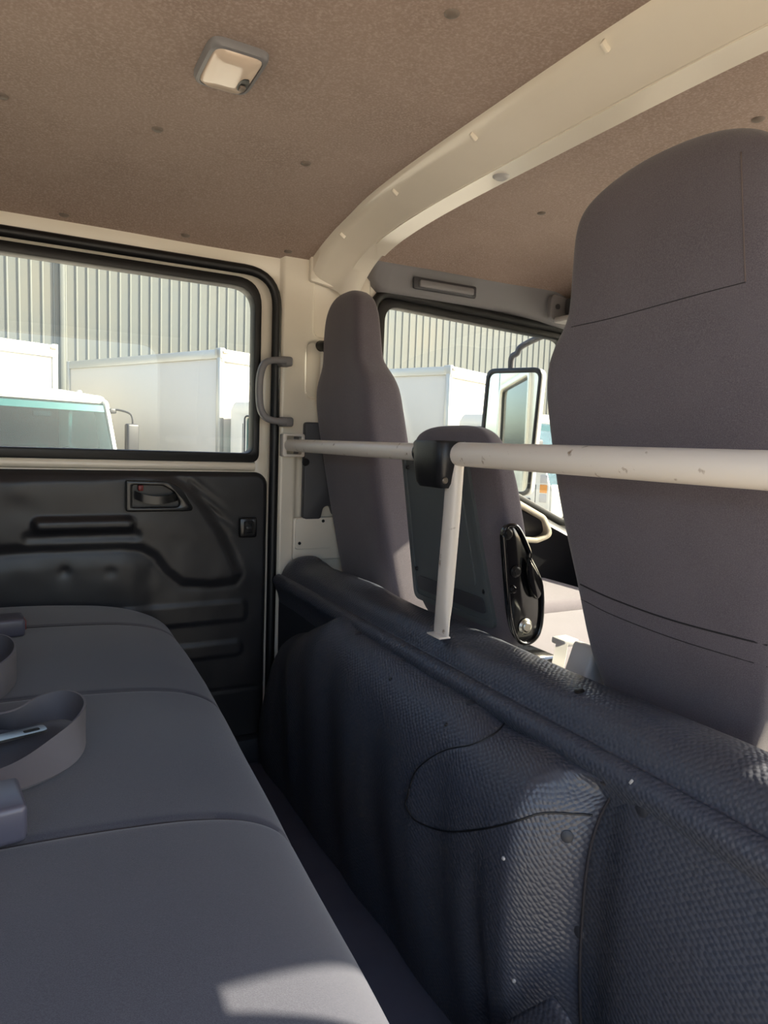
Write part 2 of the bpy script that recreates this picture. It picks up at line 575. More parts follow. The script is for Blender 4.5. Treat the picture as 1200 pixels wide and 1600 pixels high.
# trim panel, pressed vinyl
PA = [at(*p, Y=1.69) for p in [(-260, 752), (0, 746), (150, 744), (225, 741), (262, 746), (300, 768), (325, 800), (345, 832), (362, 868), (373, 897), (366, 908), (330, 913), (285, 911), (262, 893), (243, 868), (222, 857), (190, 853), (60, 857), (0, 861), (-260, 867)]]
PA = [(p.x, p.z) for p in PA]
def pdist(poly, x, z):
    ins = False; dm = 9.0
    n = len(poly)
    for i in range(n):
        x0, z0 = poly[i]; x1, z1 = poly[(i + 1) % n]
        if (z0 > z) != (z1 > z) and x < (x1 - x0) * (z - z0) / (z1 - z0) + x0: ins = not ins
        dx, dz = x1 - x0, z1 - z0
        t = max(0, min(1, ((x - x0) * dx + (z - z0) * dz) / (dx*dx + dz*dz)))
        dm = min(dm, math.hypot(x - x0 - t*dx, z - z0 - t*dz))
    return -dm if ins else dm
rows = []
TX0, TX1, TZ0, TZ1 = -0.57, 0.575, -0.846, -0.083
NX, NZ = 250, 160
for i in range(NZ + 1):
    Z = TZ0 + (TZ1 - TZ0) * i / NZ
    r = []
    for j in range(NX + 1):
        X = TX0 + (TX1 - TX0) * j / NX
        d = pdist(PA, X, Z)
        h = 0.007 * (1 - sstep(-0.016, 0.010, d)) - 0.0012 * math.exp(-((d - 0.012) / 0.006)**2)
        # pull bar with finger recess below
        h += recess(X, Z, 0.030, 0.240, -0.222, -0.194, 0.012, 0.012, 0.008)
        h -= recess(X, Z, 0.010, 0.255, -0.248, -0.226, 0.010, 0.005, 0.010)
        # padded lower bulge and pressed bars
        h += recess(X, Z, -0.6, 0.26, -0.60, -0.285, 0.04, 0.006, 0.03)
        for (a0, a1, b0, b1) in [(0.10, 0.520, -0.468, -0.416), (0.10, 0.510, -0.560, -0.522)]:
            h += recess(X, Z, a0, a1, b0, b1, 0.015, 0.0035, 0.006)
        h -= 0.002 * math.exp(-((Z + 0.652) / 0.004)**2)
        # vinyl puckers and dents
        h += 0.0016 * noise.noise(Vector((X * 7, Z * 12, 3.1))) + 0.0008 * noise.noise(Vector((X * 22, Z * 22, 1.7)))
        if X > 0.37:
            t = (X - 0.37) / 0.12
            h += 0.0014 * math.sin((X * 0.75 + Z) * 210) * math.exp(-((d - 0.02) / 0.02)**2) * sstep(-0.27, -0.2, Z)
        for (a, b, s, k) in [(0.091, -0.316, 0.012, -0.003), (0.19, -0.322, 0.012, -0.002), (0.0, -0.125, 0.03, 0.002)]:
            h += k * math.exp(-((X - a)**2 + (Z - b)**2) / s**2)
        e = min(X - TX0, TX1 - X, TZ1 - Z, Z - TZ0)
        h -= 0.012 * (1 - sstep(0, 0.010, e))
        zz = Z
        cx, cz = TX1 - 0.035, TZ1 - 0.035
        xx = X
        if X > cx and Z > cz:
            l = max(X - cx, Z - cz); q = math.hypot(X - cx, Z - cz)
            if q > 1e-9: xx = cx + (X - cx) * l / q; zz = cz + (Z - cz) * l / q
        r.append((xx, YL - 0.004 - h, zz))
    rows.append(r)
g = G().grid(rows)
trim_bvh = bvh_of(g)
trim = mk('trim_panel', g, M_trimv, door1, angle=180)
# inner handle: bezel, dish, lever, lock slider
bz = rpoly([(0.222, -0.178, 0.006), (0.383, -0.178, 0.012), (0.352, -0.125, 0.03), (0.318, -0.106, 0.02), (0.222, -0.104, 0.006)], 5)
bi = rpoly([(0.236, -0.168, 0.006), (0.352, -0.168, 0.015), (0.330, -0.130, 0.03), (0.305, -0.116, 0.015), (0.236, -0.114, 0.006)], 5)
g = G().poly([bz, bi], 'Y', 1.668, 1.690, 0.003)
hb = mk('handle_bezel', g, M_plasg, door1, angle=30)
g = G().poly([bi], 'Y', 1.686, 1.690)
mk('handle_dish', g, M_plas, hb)
lev = spline([(0.242, 1.676, -0.134), (0.262, 1.668, -0.142), (0.29, 1.664, -0.146), (0.318, 1.666, -0.143), (0.34, 1.676, -0.138)], 6)
g = G()
for i in range(len(lev) - 1): pass
g.rings([[p + Vector((0, -0.004, 0.005)), p + Vector((0, 0.003, 0.005)), p + Vector((0, 0.003, -0.014)), p + Vector((0, -0.004, -0.014))] for p in lev])
mk('lever', g, M_plasg, hb)
g = G().box((0.255, 1.677, -0.122), (0.012, 0.012, 0.014), 0.003)
mk('lock_slider', g, M_red, hb)
# small black switch plate
p = at(387, 824, Y=1.688)
g = G().box((p.x, 1.684, p.z), (0.046, 0.012, 0.052), 0.006)
sp = mk('switch_plate', g, M_plasg, door1)
g = G().poly([rrect(p.x - 0.013, p.z - 0.017, p.x + 0.013, p.z + 0.017, 0.004), rrect(p.x - 0.009, p.z - 0.013, p.x + 0.009, p.z + 0.013, 0.002)], 'Y', 1.673, 1.68)
mk('switch_rim', g, M_plasg, sp)
g = G().box((p.x, 1.677, p.z), (0.016, 0.006, 0.010), 0.002)
mk('switch_rocker', g, M_plas, sp)
# window glass and rubber
WG = rpoly([(-0.53, -0.05, 0.03), (0.553, -0.05, 0.03), (0.553, 0.398, 0.06), (-0.53, 0.398, 0.06)], 8)
g = G().poly([WG], 'Y', YL + 0.032, YL + 0.036)
win1 = struct(mk('window_1', g, M_glass))
ro = rpoly([(-0.53, -0.058, 0.03), (0.551, -0.058, 0.025), (0.551, 0.403, 0.068), (-0.53, 0.403, 0.068)], 8)
ri = rpoly([(-0.51, -0.034, 0.03), (0.533, -0.034, 0.022), (0.533, 0.379, 0.055), (-0.51, 0.379, 0.055)], 8)
g = G().poly([ro, ri], 'Y', YL + 0.000, YL + 0.045, 0.004)
mk('window_rubber', g, M_rub, win1, angle=30)

# ------------------------------------------------------------------ far front door (door_2)
WIN2 = rpoly([(0.895, -0.09, 0.03), (1.28, -0.09, 0.06), (1.60, -0.232, 0.06), (1.87, -0.262, 0.02), (1.575, 0.368, 0.07), (0.895, 0.396, 0.05)], 8)
d2 = rpoly([(0.861, -0.801, 0.05), (1.921, -0.801, 0.05), (1.961, -0.20, 0.02), (1.601, 0.386, 0.08), (0.861, 0.419, 0.06)], 8)
g = G().poly([d2, WIN2], 'Y', YL + 0.012, YL + 0.06, 0.005)
door2 = struct(mk('door_2', g, M_white, angle=30))
g = G().poly([rpoly([(0.89, -0.095, 0.03), (1.28, -0.095, 0.06), (1.60, -0.237, 0.06), (1.875, -0.267, 0.02), (1.58, 0.372, 0.07), (0.89, 0.40, 0.05)], 8)], 'Y', YL + 0.032, YL + 0.036)
win2 = struct(mk('window_2', g, M_glass))
ro = rpoly([(0.878, -0.105, 0.03), (1.28, -0.105, 0.06), (1.60, -0.247, 0.06), (1.90, -0.277, 0.02), (1.592, 0.382, 0.08), (0.878, 0.410, 0.06)], 8)
ri = rpoly([(0.905, -0.080, 0.03), (1.28, -0.080, 0.06), (1.60, -0.222, 0.06), (1.855, -0.250, 0.02), (1.568, 0.358, 0.065), (0.905, 0.385, 0.045)], 8)
g = G().poly([ro, ri], 'Y', YL, YL + 0.045, 0.004)
mk('window_rubber', g, M_rub, win2, angle=30)
# lower trim with moulded armrest ledge and pull
rows = []
for i in range(31):
    X = 0.88 + 1.03 * i / 30
    zt = interp([(0.88, -0.112), (1.27, -0.112), (1.60, -0.255), (1.91, -0.285)], X)
    rows.append([Vector((X, 1.695, zt)), Vector((X, 1.655, zt - 0.008)), Vector((X, 1.640, zt - 0.03)), Vector((X, 1.655, zt - 0.06)), Vector((X, 1.67, zt - 0.09)),
                 Vector((X, 1.67, -0.60)), Vector((X, 1.68, -0.78)), Vector((X, 1.71, -0.78)), Vector((X, 1.71, zt))])
g = G().rings(rows)
mk('trim_panel', g, M_trimv, door2, angle=50)
zt = -0.20
g = G()
pp = rpoly([(1.20, -0.125, 0.01), (1.36, -0.155, 0.05), (1.47, -0.205, 0.04), (1.510, -0.272, 0.03), (1.44, -0.292, 0.03), (1.20, -0.272, 0.02)], 6)
pi_ = rpoly([(1.22, -0.142, 0.01), (1.35, -0.172, 0.04), (1.455, -0.218, 0.03), (1.485, -0.264, 0.02), (1.44, -0.275, 0.02), (1.22, -0.255, 0.02)], 6)
g.poly([pp, pi_], 'Y', 1.630, 1.66, 0.005)
mk('pull_handle', g, M_beige, door2, angle=30)

# grey roof-side trim above the far front door, with a folding grip
ga = rpoly([(0.832, 0.482, 0.004), (0.852, 0.425, 0.03), (0.90, 0.408, 0.02), (1.50, 0.402, 0.01), (1.50, 0.478, 0.004)], 5)
g = G()
rows = []
for i in range(41):
    X = 0.836 + 0.80 * i / 40
    zb = 0.412 + 0.035 * (1 - sstep(0.836, 0.875, X)) - 0.03 * sstep(1.3, 1.6, X)
    ztp = 0.486 - 0.06 * sstep(1.45, 1.63, X)
    rows.append([Vector((X, 1.70, zb)), Vector((X, 1.678, zb + 0.002)), Vector((X, 1.668, zb + 0.012)), Vector((X, 1.650, ztp - 0.008)), Vector((X, 1.640, ztp)), Vector((X, 1.70, ztp))])
g.rings(rows)
tr1 = struct(mk('trim_1', g, M_grey, angle=60), 'grey plastic trim above the far front window')
a = at(652, 440, Y=1.655); b = at(736, 455, Y=1.655)
g = G().box(((a.x + b.x) / 2, 1.652, (a.z + b.z) / 2 - 0.004), (b.x - a.x + 0.03, 0.012, 0.034), 0.006)
mk('grip_recess', g, M_dkgrey, tr1)
g = G().box(((a.x + b.x) / 2, 1.643, (a.z + b.z) / 2 - 0.006), (b.x - a.x, 0.014, 0.020), 0.005)
mk('folding_grip', g, M_grey, tr1)

# sun visor hinge / overhead pocket at the front corner
v = thing('overhead_pocket', 'light grey overhead pocket corner between roof lining and driver headrest', 'pocket', (1.47, 1.58, 0.40))
g = G()
g.poly([rpoly([(1.43, 0.398, 0.02), (1.43, 0.475, 0.02), (1.60, 0.455, 0.02), (1.60, 0.388, 0.02)], 5)], 'Y', 1.622, 1.640, 0.003)
mk('end_cap', g, M_grey, v, angle=30)
g = G().box((1.54, 1.45, 0.395), (0.20, 0.34, 0.018), 0.006)
mk('tray', g, M_lgrey, v)
g = G().box((1.53, 1.46, 0.440), (0.10, 0.32, 0.05), 0.008)
mk('pocket_body', g, M_dkgrey, v)
g = G().lathe([(0.008, 0.0), (0.008, -0.004), (0.0, -0.005)], (1.455, 1.622, 0.437), 'Y', 14)
mk('screw', g, M_dkgrey, v)

# ------------------------------------------------------------------ roof cross beam (trim_2)
def beam_sec(Y):
    base = ceil_z(Y)
    s = sstep(1.46, 1.70, Y)
    s2 = sstep(2 * YC - 1.46, YR, Y)
    e = max(s, s2)
    dz = (base - 0.548) * 0.75 - 0.020 * e - 0.034 * max(0.0, (Y - 1.56) / 0.12)**2
    xr = 0.680 - 0.006 * e
    xf = 0.818 - 0.008 * e
    return [(xr, 0.570 + dz * 0.6), (xr + 0.002, 0.545 + dz), (xr + 0.009, 0.534 + dz), (xr + 0.022, 0.526 + dz), (xf - 0.060, 0.507 + dz),
            (xf - 0.054, 0.502 + dz), (xf - 0.008, 0.502 + dz), (xf, 0.508 + dz), (xf, 0.54 + dz), (xf - 0.01, 0.580 + dz * 0.6)]
R = []
for j in range(161):
    Y = YR + 0.01 + (YL - 0.02 - YR - 0.01) * j / 160
    R.append([Vector((x, Y, z)) for x, z in beam_sec(Y)])
g = G().rings(R)
beam = struct(mk('trim_2', g, M_white, angle=35), 'cream painted steel cross beam under the cab roof')
beam_b = bvh_of(g)
# end flange on the pillar with two screws
fl = rpoly([(0.670, 0.412, 0.008), (0.798, 0.396, 0.012), (0.812, 0.46, 0.02), (0.812, 0.50), (0.670, 0.50)], 5)
g = G().poly([fl], 'Y', 1.674, 1.692, 0.003)
mk('end_flange', g, M_white, beam, angle=30)
for (px, py) in [(495, 424), (541, 432)]:
    p = at(px, py, Y=1.675)
    g = G().lathe([(0.0, -0.006), (0.005, -0.0055), (0.007, 0.0), (0.0, 0.004)], p, 'Y', 14)
    mk('screw', g, M_screw, beam)
# glossy closing strip along the front edge
R = []
for j in range(61):
    Y = 0.22 + (1.545 - 0.22) * j / 60
    s = beam_sec(Y)
    z = s[6][1] - 0.002
    w = 0.0 if j else 0.0
    xa, xb = s[5][0] + 0.003, s[6][0] + 0.006
    if Y > 1.50: xa += (Y - 1.50) / 0.045 * 0.03
    R.append([Vector((xa, Y, z)), Vector((xb, Y, z)), Vector((xb, Y, z + 0.006)), Vector((xa, Y, z + 0.006))])
g = G().rings(R)
mk('closing_strip', g, M_white, beam, angle=30)
p = hit(beam_b, 783, 274, 0.002)
if p:
    g = G().lathe([(0.0, -0.004), (0.010, -0.005), (0.013, -0.003), (0.016, 0.0), (0.016, 0.004), (0.0, 0.004)], p, 'Z', 20)
    mk('plug', g, M_lgrey, beam)
for (px, py) in [(947, 71), (741, 212), (618, 299), (536, 367)]:
    p = hit(beam_b, px, py, 0.0)
    if p:
        g = G().box(p, (0.016, 0.006, 0.014), 0.002, rot=Matrix.Rotation(0.6, 3, 'Y'))
        mk('tab', g, M_white, beam)

# ================================================================== PARTITION BEHIND THE FRONT SEATS
# core under the front seats
g = G().poly([[(0.625, FLOOR), (0.625, -0.40), (0.66, -0.335), (0.72, -0.335), (0.735, -0.57), (1.66, -0.57), (1.66, FLOOR)]], 'Y', YR + 0.004, YL - 0.02)
part = struct(mk('wall_partition', g, M_vinyl2), 'low steel partition and engine hump behind the front seats')

# vinyl over the ledge
LP = [(0.606, -0.47), (0.604, -0.43), (0.597, -0.395), (0.588, -0.378), (0.583, -0.364), (0.589, -0.352), (0.600, -0.347), (0.607, -0.349),
      (0.611, -0.342), (0.620, -0.328), (0.634, -0.317), (0.655, -0.311), (0.680, -0.310), (0.700, -0.313), (0.717, -0.322), (0.730, -0.340), (0.738, -0.370), (0.742, -0.41)]
LPs = spline([Vector((a, 0, b)) for a, b in LP], 4)
rows = []
NY = 200
for j in range(NY + 1):
    Y = YR + 0.015 + (1.672 - YR - 0.015) * j / NY
    r = []
    for k, q in enumerate(LPs):
        t = k / (len(LPs) - 1)
        nx = noise.noise(Vector((Y * 5.0, t * 3, 0.3))) * 0.006 * sstep(0.45, 0.7, t)
        nz = noise.noise(Vector((Y * 4.0, t * 4, 7.3))) * 0.008 * sstep(0.45, 0.7, t) + noise.noise(Vector((Y * 14, t * 8, 2.2))) * 0.0022 * sstep(0.4, 0.6, t)
        x = q.x + nx + (0.004 * math.sin(Y * 9) if t > 0.8 else 0)
        z = q.z + nz
        # curled-up end against the pillar
        if t > 0.45: z += 0.016 * math.exp(-((Y - 1.64) / 0.03)**2) * sstep(0.45, 0.6, t) * (1 - sstep(0.7, 0.9, t))
        r.append(Vector((x, Y, z)))
    rows.append(r)
g = G().grid(rows)
ledge_b = bvh_of(g)
cover = thing('partition_cover', 'embossed black vinyl covering the ledge and engine hump behind the front seats', 'cover', (0.60, YC, FLOOR))
ledge = mk('ledge_sheet', g, M_vinyl, cover, angle=180)

# right-hand flat sheet under the ledge (nearest the camera's door)
rows = []
for i in range(91):
    t = i / 90
    Z = -0.375 + (FLOOR + 0.375) * t
    r = []
    for j in range(91):
        Y = YR + 0.005 + (0.66 - YR - 0.005) * j / 90
        x = 0.592 - 0.010 * sstep(0, 0.3, t) + 0.004 * noise.noise(Vector((Y * 6, Z * 4, 5)))
        x -= 0.030 * sstep(-0.70, -0.86, Z) * 1.0
        x -= 0.006 * recess(Y, Z, 0.16, 0.362, -1.0, -0.64, 0.03, 1.0, 0.006)
        x += 0.010 * math.exp(-((Y - 0.53) / 0.03)**2)
        r.append(Vector((x, Y, Z)))
    rows.append(r)
g = G().grid(rows)
flat_b = bvh_of(g)
mk('flat_sheet', g, M_vinyl, cover, angle=180)
# left plain board beyond the hump
rows = []
for i in range(31):
    Z = -0.36 + (FLOOR + 0.36) * i / 30
    rows.append([Vector((0.603 + 0.002 * noise.noise(Vector((Y * 5, Z * 5, 0))), Y, Z)) for Y in [1.10 + 0.575 * j / 30 for j in range(31)]])
g = G().grid(rows)
mk('plain_sheet', g, M_vinyl2, cover, angle=180)

# draped hump sheet
PR = [(0.602, -0.372), (0.586, -0.373), (0.564, -0.380), (0.541, -0.396), (0.523, -0.422), (0.511, -0.46), (0.506, -0.52), (0.509, -0.60), (0.521, -0.70), (0.537, -0.79), (0.546, -0.836), (0.547, -0.8495)]
PRs = spline([Vector((a, 0, b)) for a, b in PR], 10)
TOP = [(0.50, -0.372), (1.10, -0.366), (1.17, -0.362), (1.235, -0.352), (1.29, -0.376), (1.36, -0.405), (1.42, -0.434), (1.50, -0.462), (1.575, -0.500), (1.62, -0.535), (1.655, -0.60)]
seamA = [(640, 1232), (637, 1245), (634, 1255), (640, 1270), (655, 1285), (700, 1299), (760, 1294), (815, 1280), (850, 1270), (905, 1272), (926, 1274)]
seamB = [(640, 1232), (650, 1205), (672, 1185), (700, 1171), (740, 1163), (775, 1145), (797, 1118)]
patch = [(640, 1232), (650, 1205), (672, 1185), (700, 1171), (740, 1163), (775, 1145), (797, 1115), (840, 1140), (870, 1160), (880, 1185), (895, 1230), (907, 1272), (850, 1270), (815, 1280), (760, 1294), (700, 1299), (655, 1285), (640, 1270), (634, 1255)]
def topix(p):
    q = [sum(MR[i][j] * p[i] for i in range(3)) for j in range(3)]
    return q[0] / q[2] * F + 600, q[1] / q[2] * F + 800
rows = []
NYH = 260
for k, q in enumerate(PRs):
    t = k / (len(PRs) - 1)
    r = []
    for j in range(NYH + 1):
        Y = 0.530 + (1.655 - 0.530) * j / NYH
        zt = cinterp(TOP, Y)
        fz = (-0.8495 - zt) / (-0.8495 + 0.372)
        z = zt + (q.z + 0.372) * fz
        e = sstep(1.25, 1.655, Y)
        x = q.x + e * (0.565 - 0.535) * (1 - t) * sstep(0.0, 0.3, t)
        x += (0.585 - x) * e * 0.55 * (1 - sstep(0.5, 1, t))
        fold = noise.noise(Vector((Y * 11, z * 1.6, 4.4))) * 0.013 * sstep(0.25, 0.6, t) * (1 - 0.85 * sstep(0.75, 1, t))
        fold += noise.noise(Vector((Y * 4, z * 4, 9.1))) * 0.010 * sstep(0.05, 0.3, t) * (1 - 0.85 * sstep(0.75, 1, t))
        x += fold
        z += noise.noise(Vector((Y * 6, x * 9, 1.1))) * 0.006 * sstep(0, 0.15, t) * (1 - sstep(0.6, 0.95, t))
        # crease that runs off under the ledge
        z -= 0.010 * math.exp(-((Y - (0.70 + 0.0)) / 0.05)**2) * (1 - sstep(0.1, 0.4, t))
        # right edge turns in to meet the flat sheet
        x += 0.060 * (1 - sstep(0.530, 0.600, Y)) * sstep(0.08, 0.3, t)
        # seam along the lower right pleat
        x += 0.014 * math.exp(-((Y - 0.66) / 0.020)**2) * sstep(0.45, 0.8, t)
        p = Vector((x, Y, z))
        px, py = topix(p)
        if Y < 1.1:
            d = pdist(patch, px, py)
            k_ = (1 - sstep(-4, 4, d))
            p += Vector((-0.0032, 0, 0.0012)) * k_
        r.append(p)
    rows.append(r)
g = G().grid(rows)
hump_b = bvh_of(g)
hump = mk('hump_sheet', g, M_vinyl, cover, angle=180)
mk('seam', G().tube([r[0] + Vector((-0.001, -0.0005, 0)) for r in rows[12:]], 0.0018, 6), M_seam, hump, angle=180)
for nm, s in (('seam', seamA), ('seam', seamB)):
    b_ = hump_b
    L = line_on(b_, s, 0.0003)
    if len(L) > 3:
        g = G().tube(L, 0.0014, 6)
        mk(nm, g, M_rub, hump, angle=180)
# press studs and bare spots
for (px, py, bb, rr, mt) in [(886, 1307, hump_b, 0.0075, M_vinyl2), (905, 1457, hump_b, 0.0075, M_vinyl2), (1003, 1265, flat_b, 0.0085, M_vinyl2), (560, 990, hump_b, 0.007, M_vinyl2), (634, 1030, hump_b, 0.007, M_vinyl2), (735, 1098, hump_b, 0.007, M_vinyl2),
                         (787, 1341, hump_b, 0.0026, M_lgrey), (803, 1532, hump_b, 0.0026, M_lgrey), (610, 1061, hump_b, 0.003, M_rub), (697, 1132, hump_b, 0.003, M_rub), (905, 1080, ledge_b, 0.007, M_rub)]:
    r = ray(px, py).normalized()
    loc, nor, i, d = bb.ray_cast(Vector((0, 0, 0)), r)
    if loc is None: continue
    if nor.dot(r) > 0: nor = -nor
    rot = nor.to_track_quat('Z', 'Y').to_matrix()
    g = G().lathe([(0.0, 0.0022), (rr * 0.7, 0.002), (rr, 0.0008), (rr, -0.001), (0, -0.001)], loc, rot, 14)
    mk('stud' if mt is M_vinyl2 else 'worn_spot', g, mt, cover)
# a torn tag on the lip showing pale backing
p = hit(ledge_b, 987, 1222, 0.001)
if p:
    g = G().box(p, (0.003, 0.003, 0.006), 0.0008, rot=Matrix.Rotation(0.5, 3, 'X'))
    mk('torn_edge', g, M_lgrey, cover)
# loose flap lying over the foot of the hump
fc = [at(866, 1550, X=0.520), at(700, 1655, X=0.505), at(940, 1690, X=0.515), at(770, 1800, X=0.46)]
rows = []
for i in range(17):
    v_ = i / 16
    r = []
    for j in range(17):
        u_ = j / 16
        p = (fc[0] * (1 - u_) + fc[1] * u_) * (1 - v_) + (fc[2] * (1 - u_) + fc[3] * u_) * v_
        rr = max(0.0, 0.25 - u_ - v_)                      # rounded corner
        p += (fc[3] - fc[0]) * rr * 0.10 + Vector((-0.012 * math.sin(math.pi * u_), 0, 0))
        r.append(Vector((p.x, p.y, max(p.z, FLOOR + 0.012))))
    rows.append(r)
g = G().grid(rows)
fo = mk('loose_flap', g, M_vinyl, cover, angle=180)
md = fo.modifiers.new('thickness', 'SOLIDIFY'); md.thickness = 0.003

# ================================================================== GUARD RAIL
XB = 0.62
rail = thing('guard_rail', 'white painted tubular guard rail behind the front seats with centre post', 'rail', (XB, 0.925, -0.31))
g = G().tube([(XB, 0.22, -0.011), (XB, 0.96, -0.0105)], 0.0190, 24)
tube_near = mk('near_tube', g, M_worn, rail)
g = G().tube([(XB, 0.95, -0.0105), (XB, 1.675, -0.010)], 0.0155, 24)
mk('far_tube', g, M_worn, rail)
# flattened post
R = []
for (z, y, wx, wy) in [(-0.012, 0.908, 0.010, 0.0165), (-0.10, 0.911, 0.010, 0.0165), (-0.20, 0.918, 0.010, 0.0165), (-0.26, 0.922, 0.009, 0.017), (-0.285, 0.925, 0.006, 0.019), (-0.300, 0.926, 0.004, 0.021), (-0.313, 0.926, 0.003, 0.021)]:
    R.append([Vector((XB + wx * math.copysign(abs(math.cos(a))**0.6, math.cos(a)), y + wy * math.copysign(abs(math.sin(a))**0.6, math.sin(a)), z)) for a in [2*math.pi*k/20 for k in range(20)]])
g = G().rings(R)
mk('post', g, M_worn, rail, angle=60)
g = G().box((0.614, 0.925, -0.3125), (0.022, 0.040, 0.003), 0.001)
mk('foot', g, M_worn, rail)
# black cover over the joint: tapered cup open at the top
cc = at(678, 728, X=0.595)
R = []
for (z, a, b, sh) in [(0.010, 0.026, 0.041, 0), (0.006, 0.0285, 0.0435, 0), (-0.030, 0.027, 0.041, 0), (-0.058, 0.024, 0.036, 0), (-0.066, 0.019, 0.031, 0)]:
    R.append([Vector((0.612 + a * math.copysign(abs(math.cos(t))**0.45, math.cos(t)), 0.945 + b * 1.16 * math.copysign(abs(math.sin(t))**0.45, math.sin(t)), z)) for t in [2*math.pi*k/32 for k in range(32)]])
g = G().rings(R)
cap = mk('joint_cover', g, M_plas, rail, angle=50)
g = G().lathe([(0.0, -0.002), (0.004, -0.0018), (0.0055, 0.0), (0.0, 0.001)], (0.598, 0.9015, -0.053), 'Y', 14)
mk('screw', g, M_screw, cap)
p = at(697, 758, X=0.588)
# collar left of the cover
g = G().tube([(XB, 0.992, -0.0105), (XB, 1.016, -0.0105)], 0.0185, 20)
col_ = mk('collar', g, M_plasg, rail)
g = G().lathe([(0.0, -0.003), (0.005, -0.0025), (0.0065, 0.0), (0.0, 0.0)], (XB - 0.0175, 1.004, -0.008), 'X', 14)
mk('screw', g, M_screw, col_)
# wall bracket
g = G().poly([rrect(0.602, -0.040, 0.662, 0.020, 0.006), rrect(0.612, -0.033, 0.653, 0.013, 0.004)], 'Y', 1.665, 1.693, 0.002)
br = mk('wall_bracket', g, M_worn, rail, angle=30)
g = G().box((0.632, 1.690, -0.010), (0.05, 0.004, 0.05))
mk('bracket_plate', g, M_grey, br)

# ================================================================== SEATS
def sring(cx, cy, hx, hy, z, e, n=40, skew=0.0):
    r = []
    for k in range(n):
        a = 2 * math.pi * (k + 0.5) / n
        ca, sa = math.cos(a), math.sin(a)
        r.append(Vector((cx + hx * math.copysign(abs(ca)**(2/e), ca), cy + hy * math.copysign(abs(sa)**(2/e), sa), z)))
    return r

def seat_back(cy, prof, n=44, step=60):
    """prof rows: z, rear x, front x, half width, squareness"""
    z0, z1 = prof[0][0], prof[-1][0]
    cols = [[(p[0], p[k]) for p in prof] for k in range(1, 5)]
    R = []
    for i in range(step + 1):
        s = i / step
        z = z0 + (z1 - z0) * (1 - (1 - s)**1.35)
        xr, xf, hw, e = [cinterp(c, z) for c in cols]
        R.append(sring((xr + xf) / 2, cy, (xf - xr) / 2, hw, z, e, n))
    return G().rings(R)

# passenger seat by the far door
PCY = 1.522
prof = [(-0.44, 0.795, 0.93, 0.140, 5), (-0.40, 0.783, 0.925, 0.148, 6), (-0.30, 0.760, 0.895, 0.150, 7), (-0.15, 0.728, 0.855, 0.152, 7), (0.0, 0.700, 0.815, 0.154, 7), (0.08, 0.688, 0.795, 0.156, 7),
        (0.125, 0.684, 0.785, 0.154, 6.5), (0.155, 0.683, 0.776, 0.142, 6), (0.178, 0.683, 0.768, 0.122, 6), (0.200, 0.683, 0.760, 0.108, 6.5), (0.26, 0.683, 0.752, 0.103, 7), (0.305, 0.684, 0.748, 0.096, 6.5),
        (0.335, 0.687, 0.744, 0.082, 5), (0.352, 0.692, 0.738, 0.060, 4), (0.360, 0.700, 0.732, 0.036, 3), (0.362, 0.712, 0.722, 0.010, 2)]
g = seat_back(PCY, prof)
pas = thing('passenger_seat', 'charcoal fabric passenger seat with built-in headrest beside the far door pillar', 'seat', (0.95, PCY, -0.50))
mk('backrest', g, M_fab, pas, angle=180)
g = G().box((1.16, PCY - 0.01, -0.47), (0.70, 0.33, 0.13), 0.035, 5)
mk('cushion', g, M_fab, pas)
g = G().box((0.85, PCY, -0.47), (0.16, 0.30, 0.03), 0.004)
mk('hinge_bracket', g, M_metalk, pas)

# driver's seat
DCY = 0.606
prof = [(-0.44, 0.800, 0.94, 0.105, 4.5), (-0.40, 0.788, 0.935, 0.11, 7), (-0.35, 0.775, 0.92, 0.121, 8), (-0.30, 0.762, 0.905, 0.137, 9), (-0.20, 0.742, 0.880, 0.155, 9), (-0.07, 0.715, 0.850, 0.177, 9), (0.03, 0.700, 0.825, 0.189, 9), (0.085, 0.693, 0.815, 0.193, 9),
        (0.125, 0.690, 0.808, 0.190, 8.5), (0.155, 0.690, 0.803, 0.178, 8), (0.178, 0.690, 0.798, 0.161, 8), (0.200, 0.690, 0.795, 0.151, 9), (0.26, 0.690, 0.793, 0.149, 9), (0.305, 0.691, 0.79, 0.147, 9),
        (0.332, 0.694, 0.787, 0.139, 8), (0.352, 0.699, 0.782, 0.118, 6), (0.370, 0.708, 0.774, 0.082, 4), (0.379, 0.718, 0.765, 0.045, 2.6), (0.382, 0.735, 0.75, 0.012, 2)]
g = seat_back(DCY, prof, n=96, step=110)
drv_b = bvh_of(g)
drv = thing('driver_seat', 'large charcoal fabric driver seat with built-in headrest nearest the camera', 'seat', (0.95, DCY, -0.50))
db = mk('backrest', g, M_fab, drv, angle=180)
for s, mt, rr in (([(1158, 238), (1160, 300), (1162, 360), (1165, 440)], M_thread, 0.0009), ([(893, 511), (960, 496), (1040, 474), (1110, 455), (1165, 441)], M_seam, 0.0005),
                  ([(897, 908), (960, 937), (1060, 972), (1199, 1008)], M_seam, 0.0012), ([(908, 936), (960, 962), (1060, 1000), (1199, 1042)], M_seam, 0.0006)):
    L = line_on(drv_b, s, 0.0002)
    if len(L) > 3:
        mk('seam', G().tube(L, rr, 6), mt, db, angle=180)
g = G().box((1.08, DCY, -0.43), (0.52, 0.46, 0.13), 0.045, 5)
mk('cushion', g, M_fab, drv)
g = G().box((0.86, DCY, -0.47), (0.16, 0.30, 0.03), 0.004)
mk('hinge_bracket', g, M_metalk, drv)

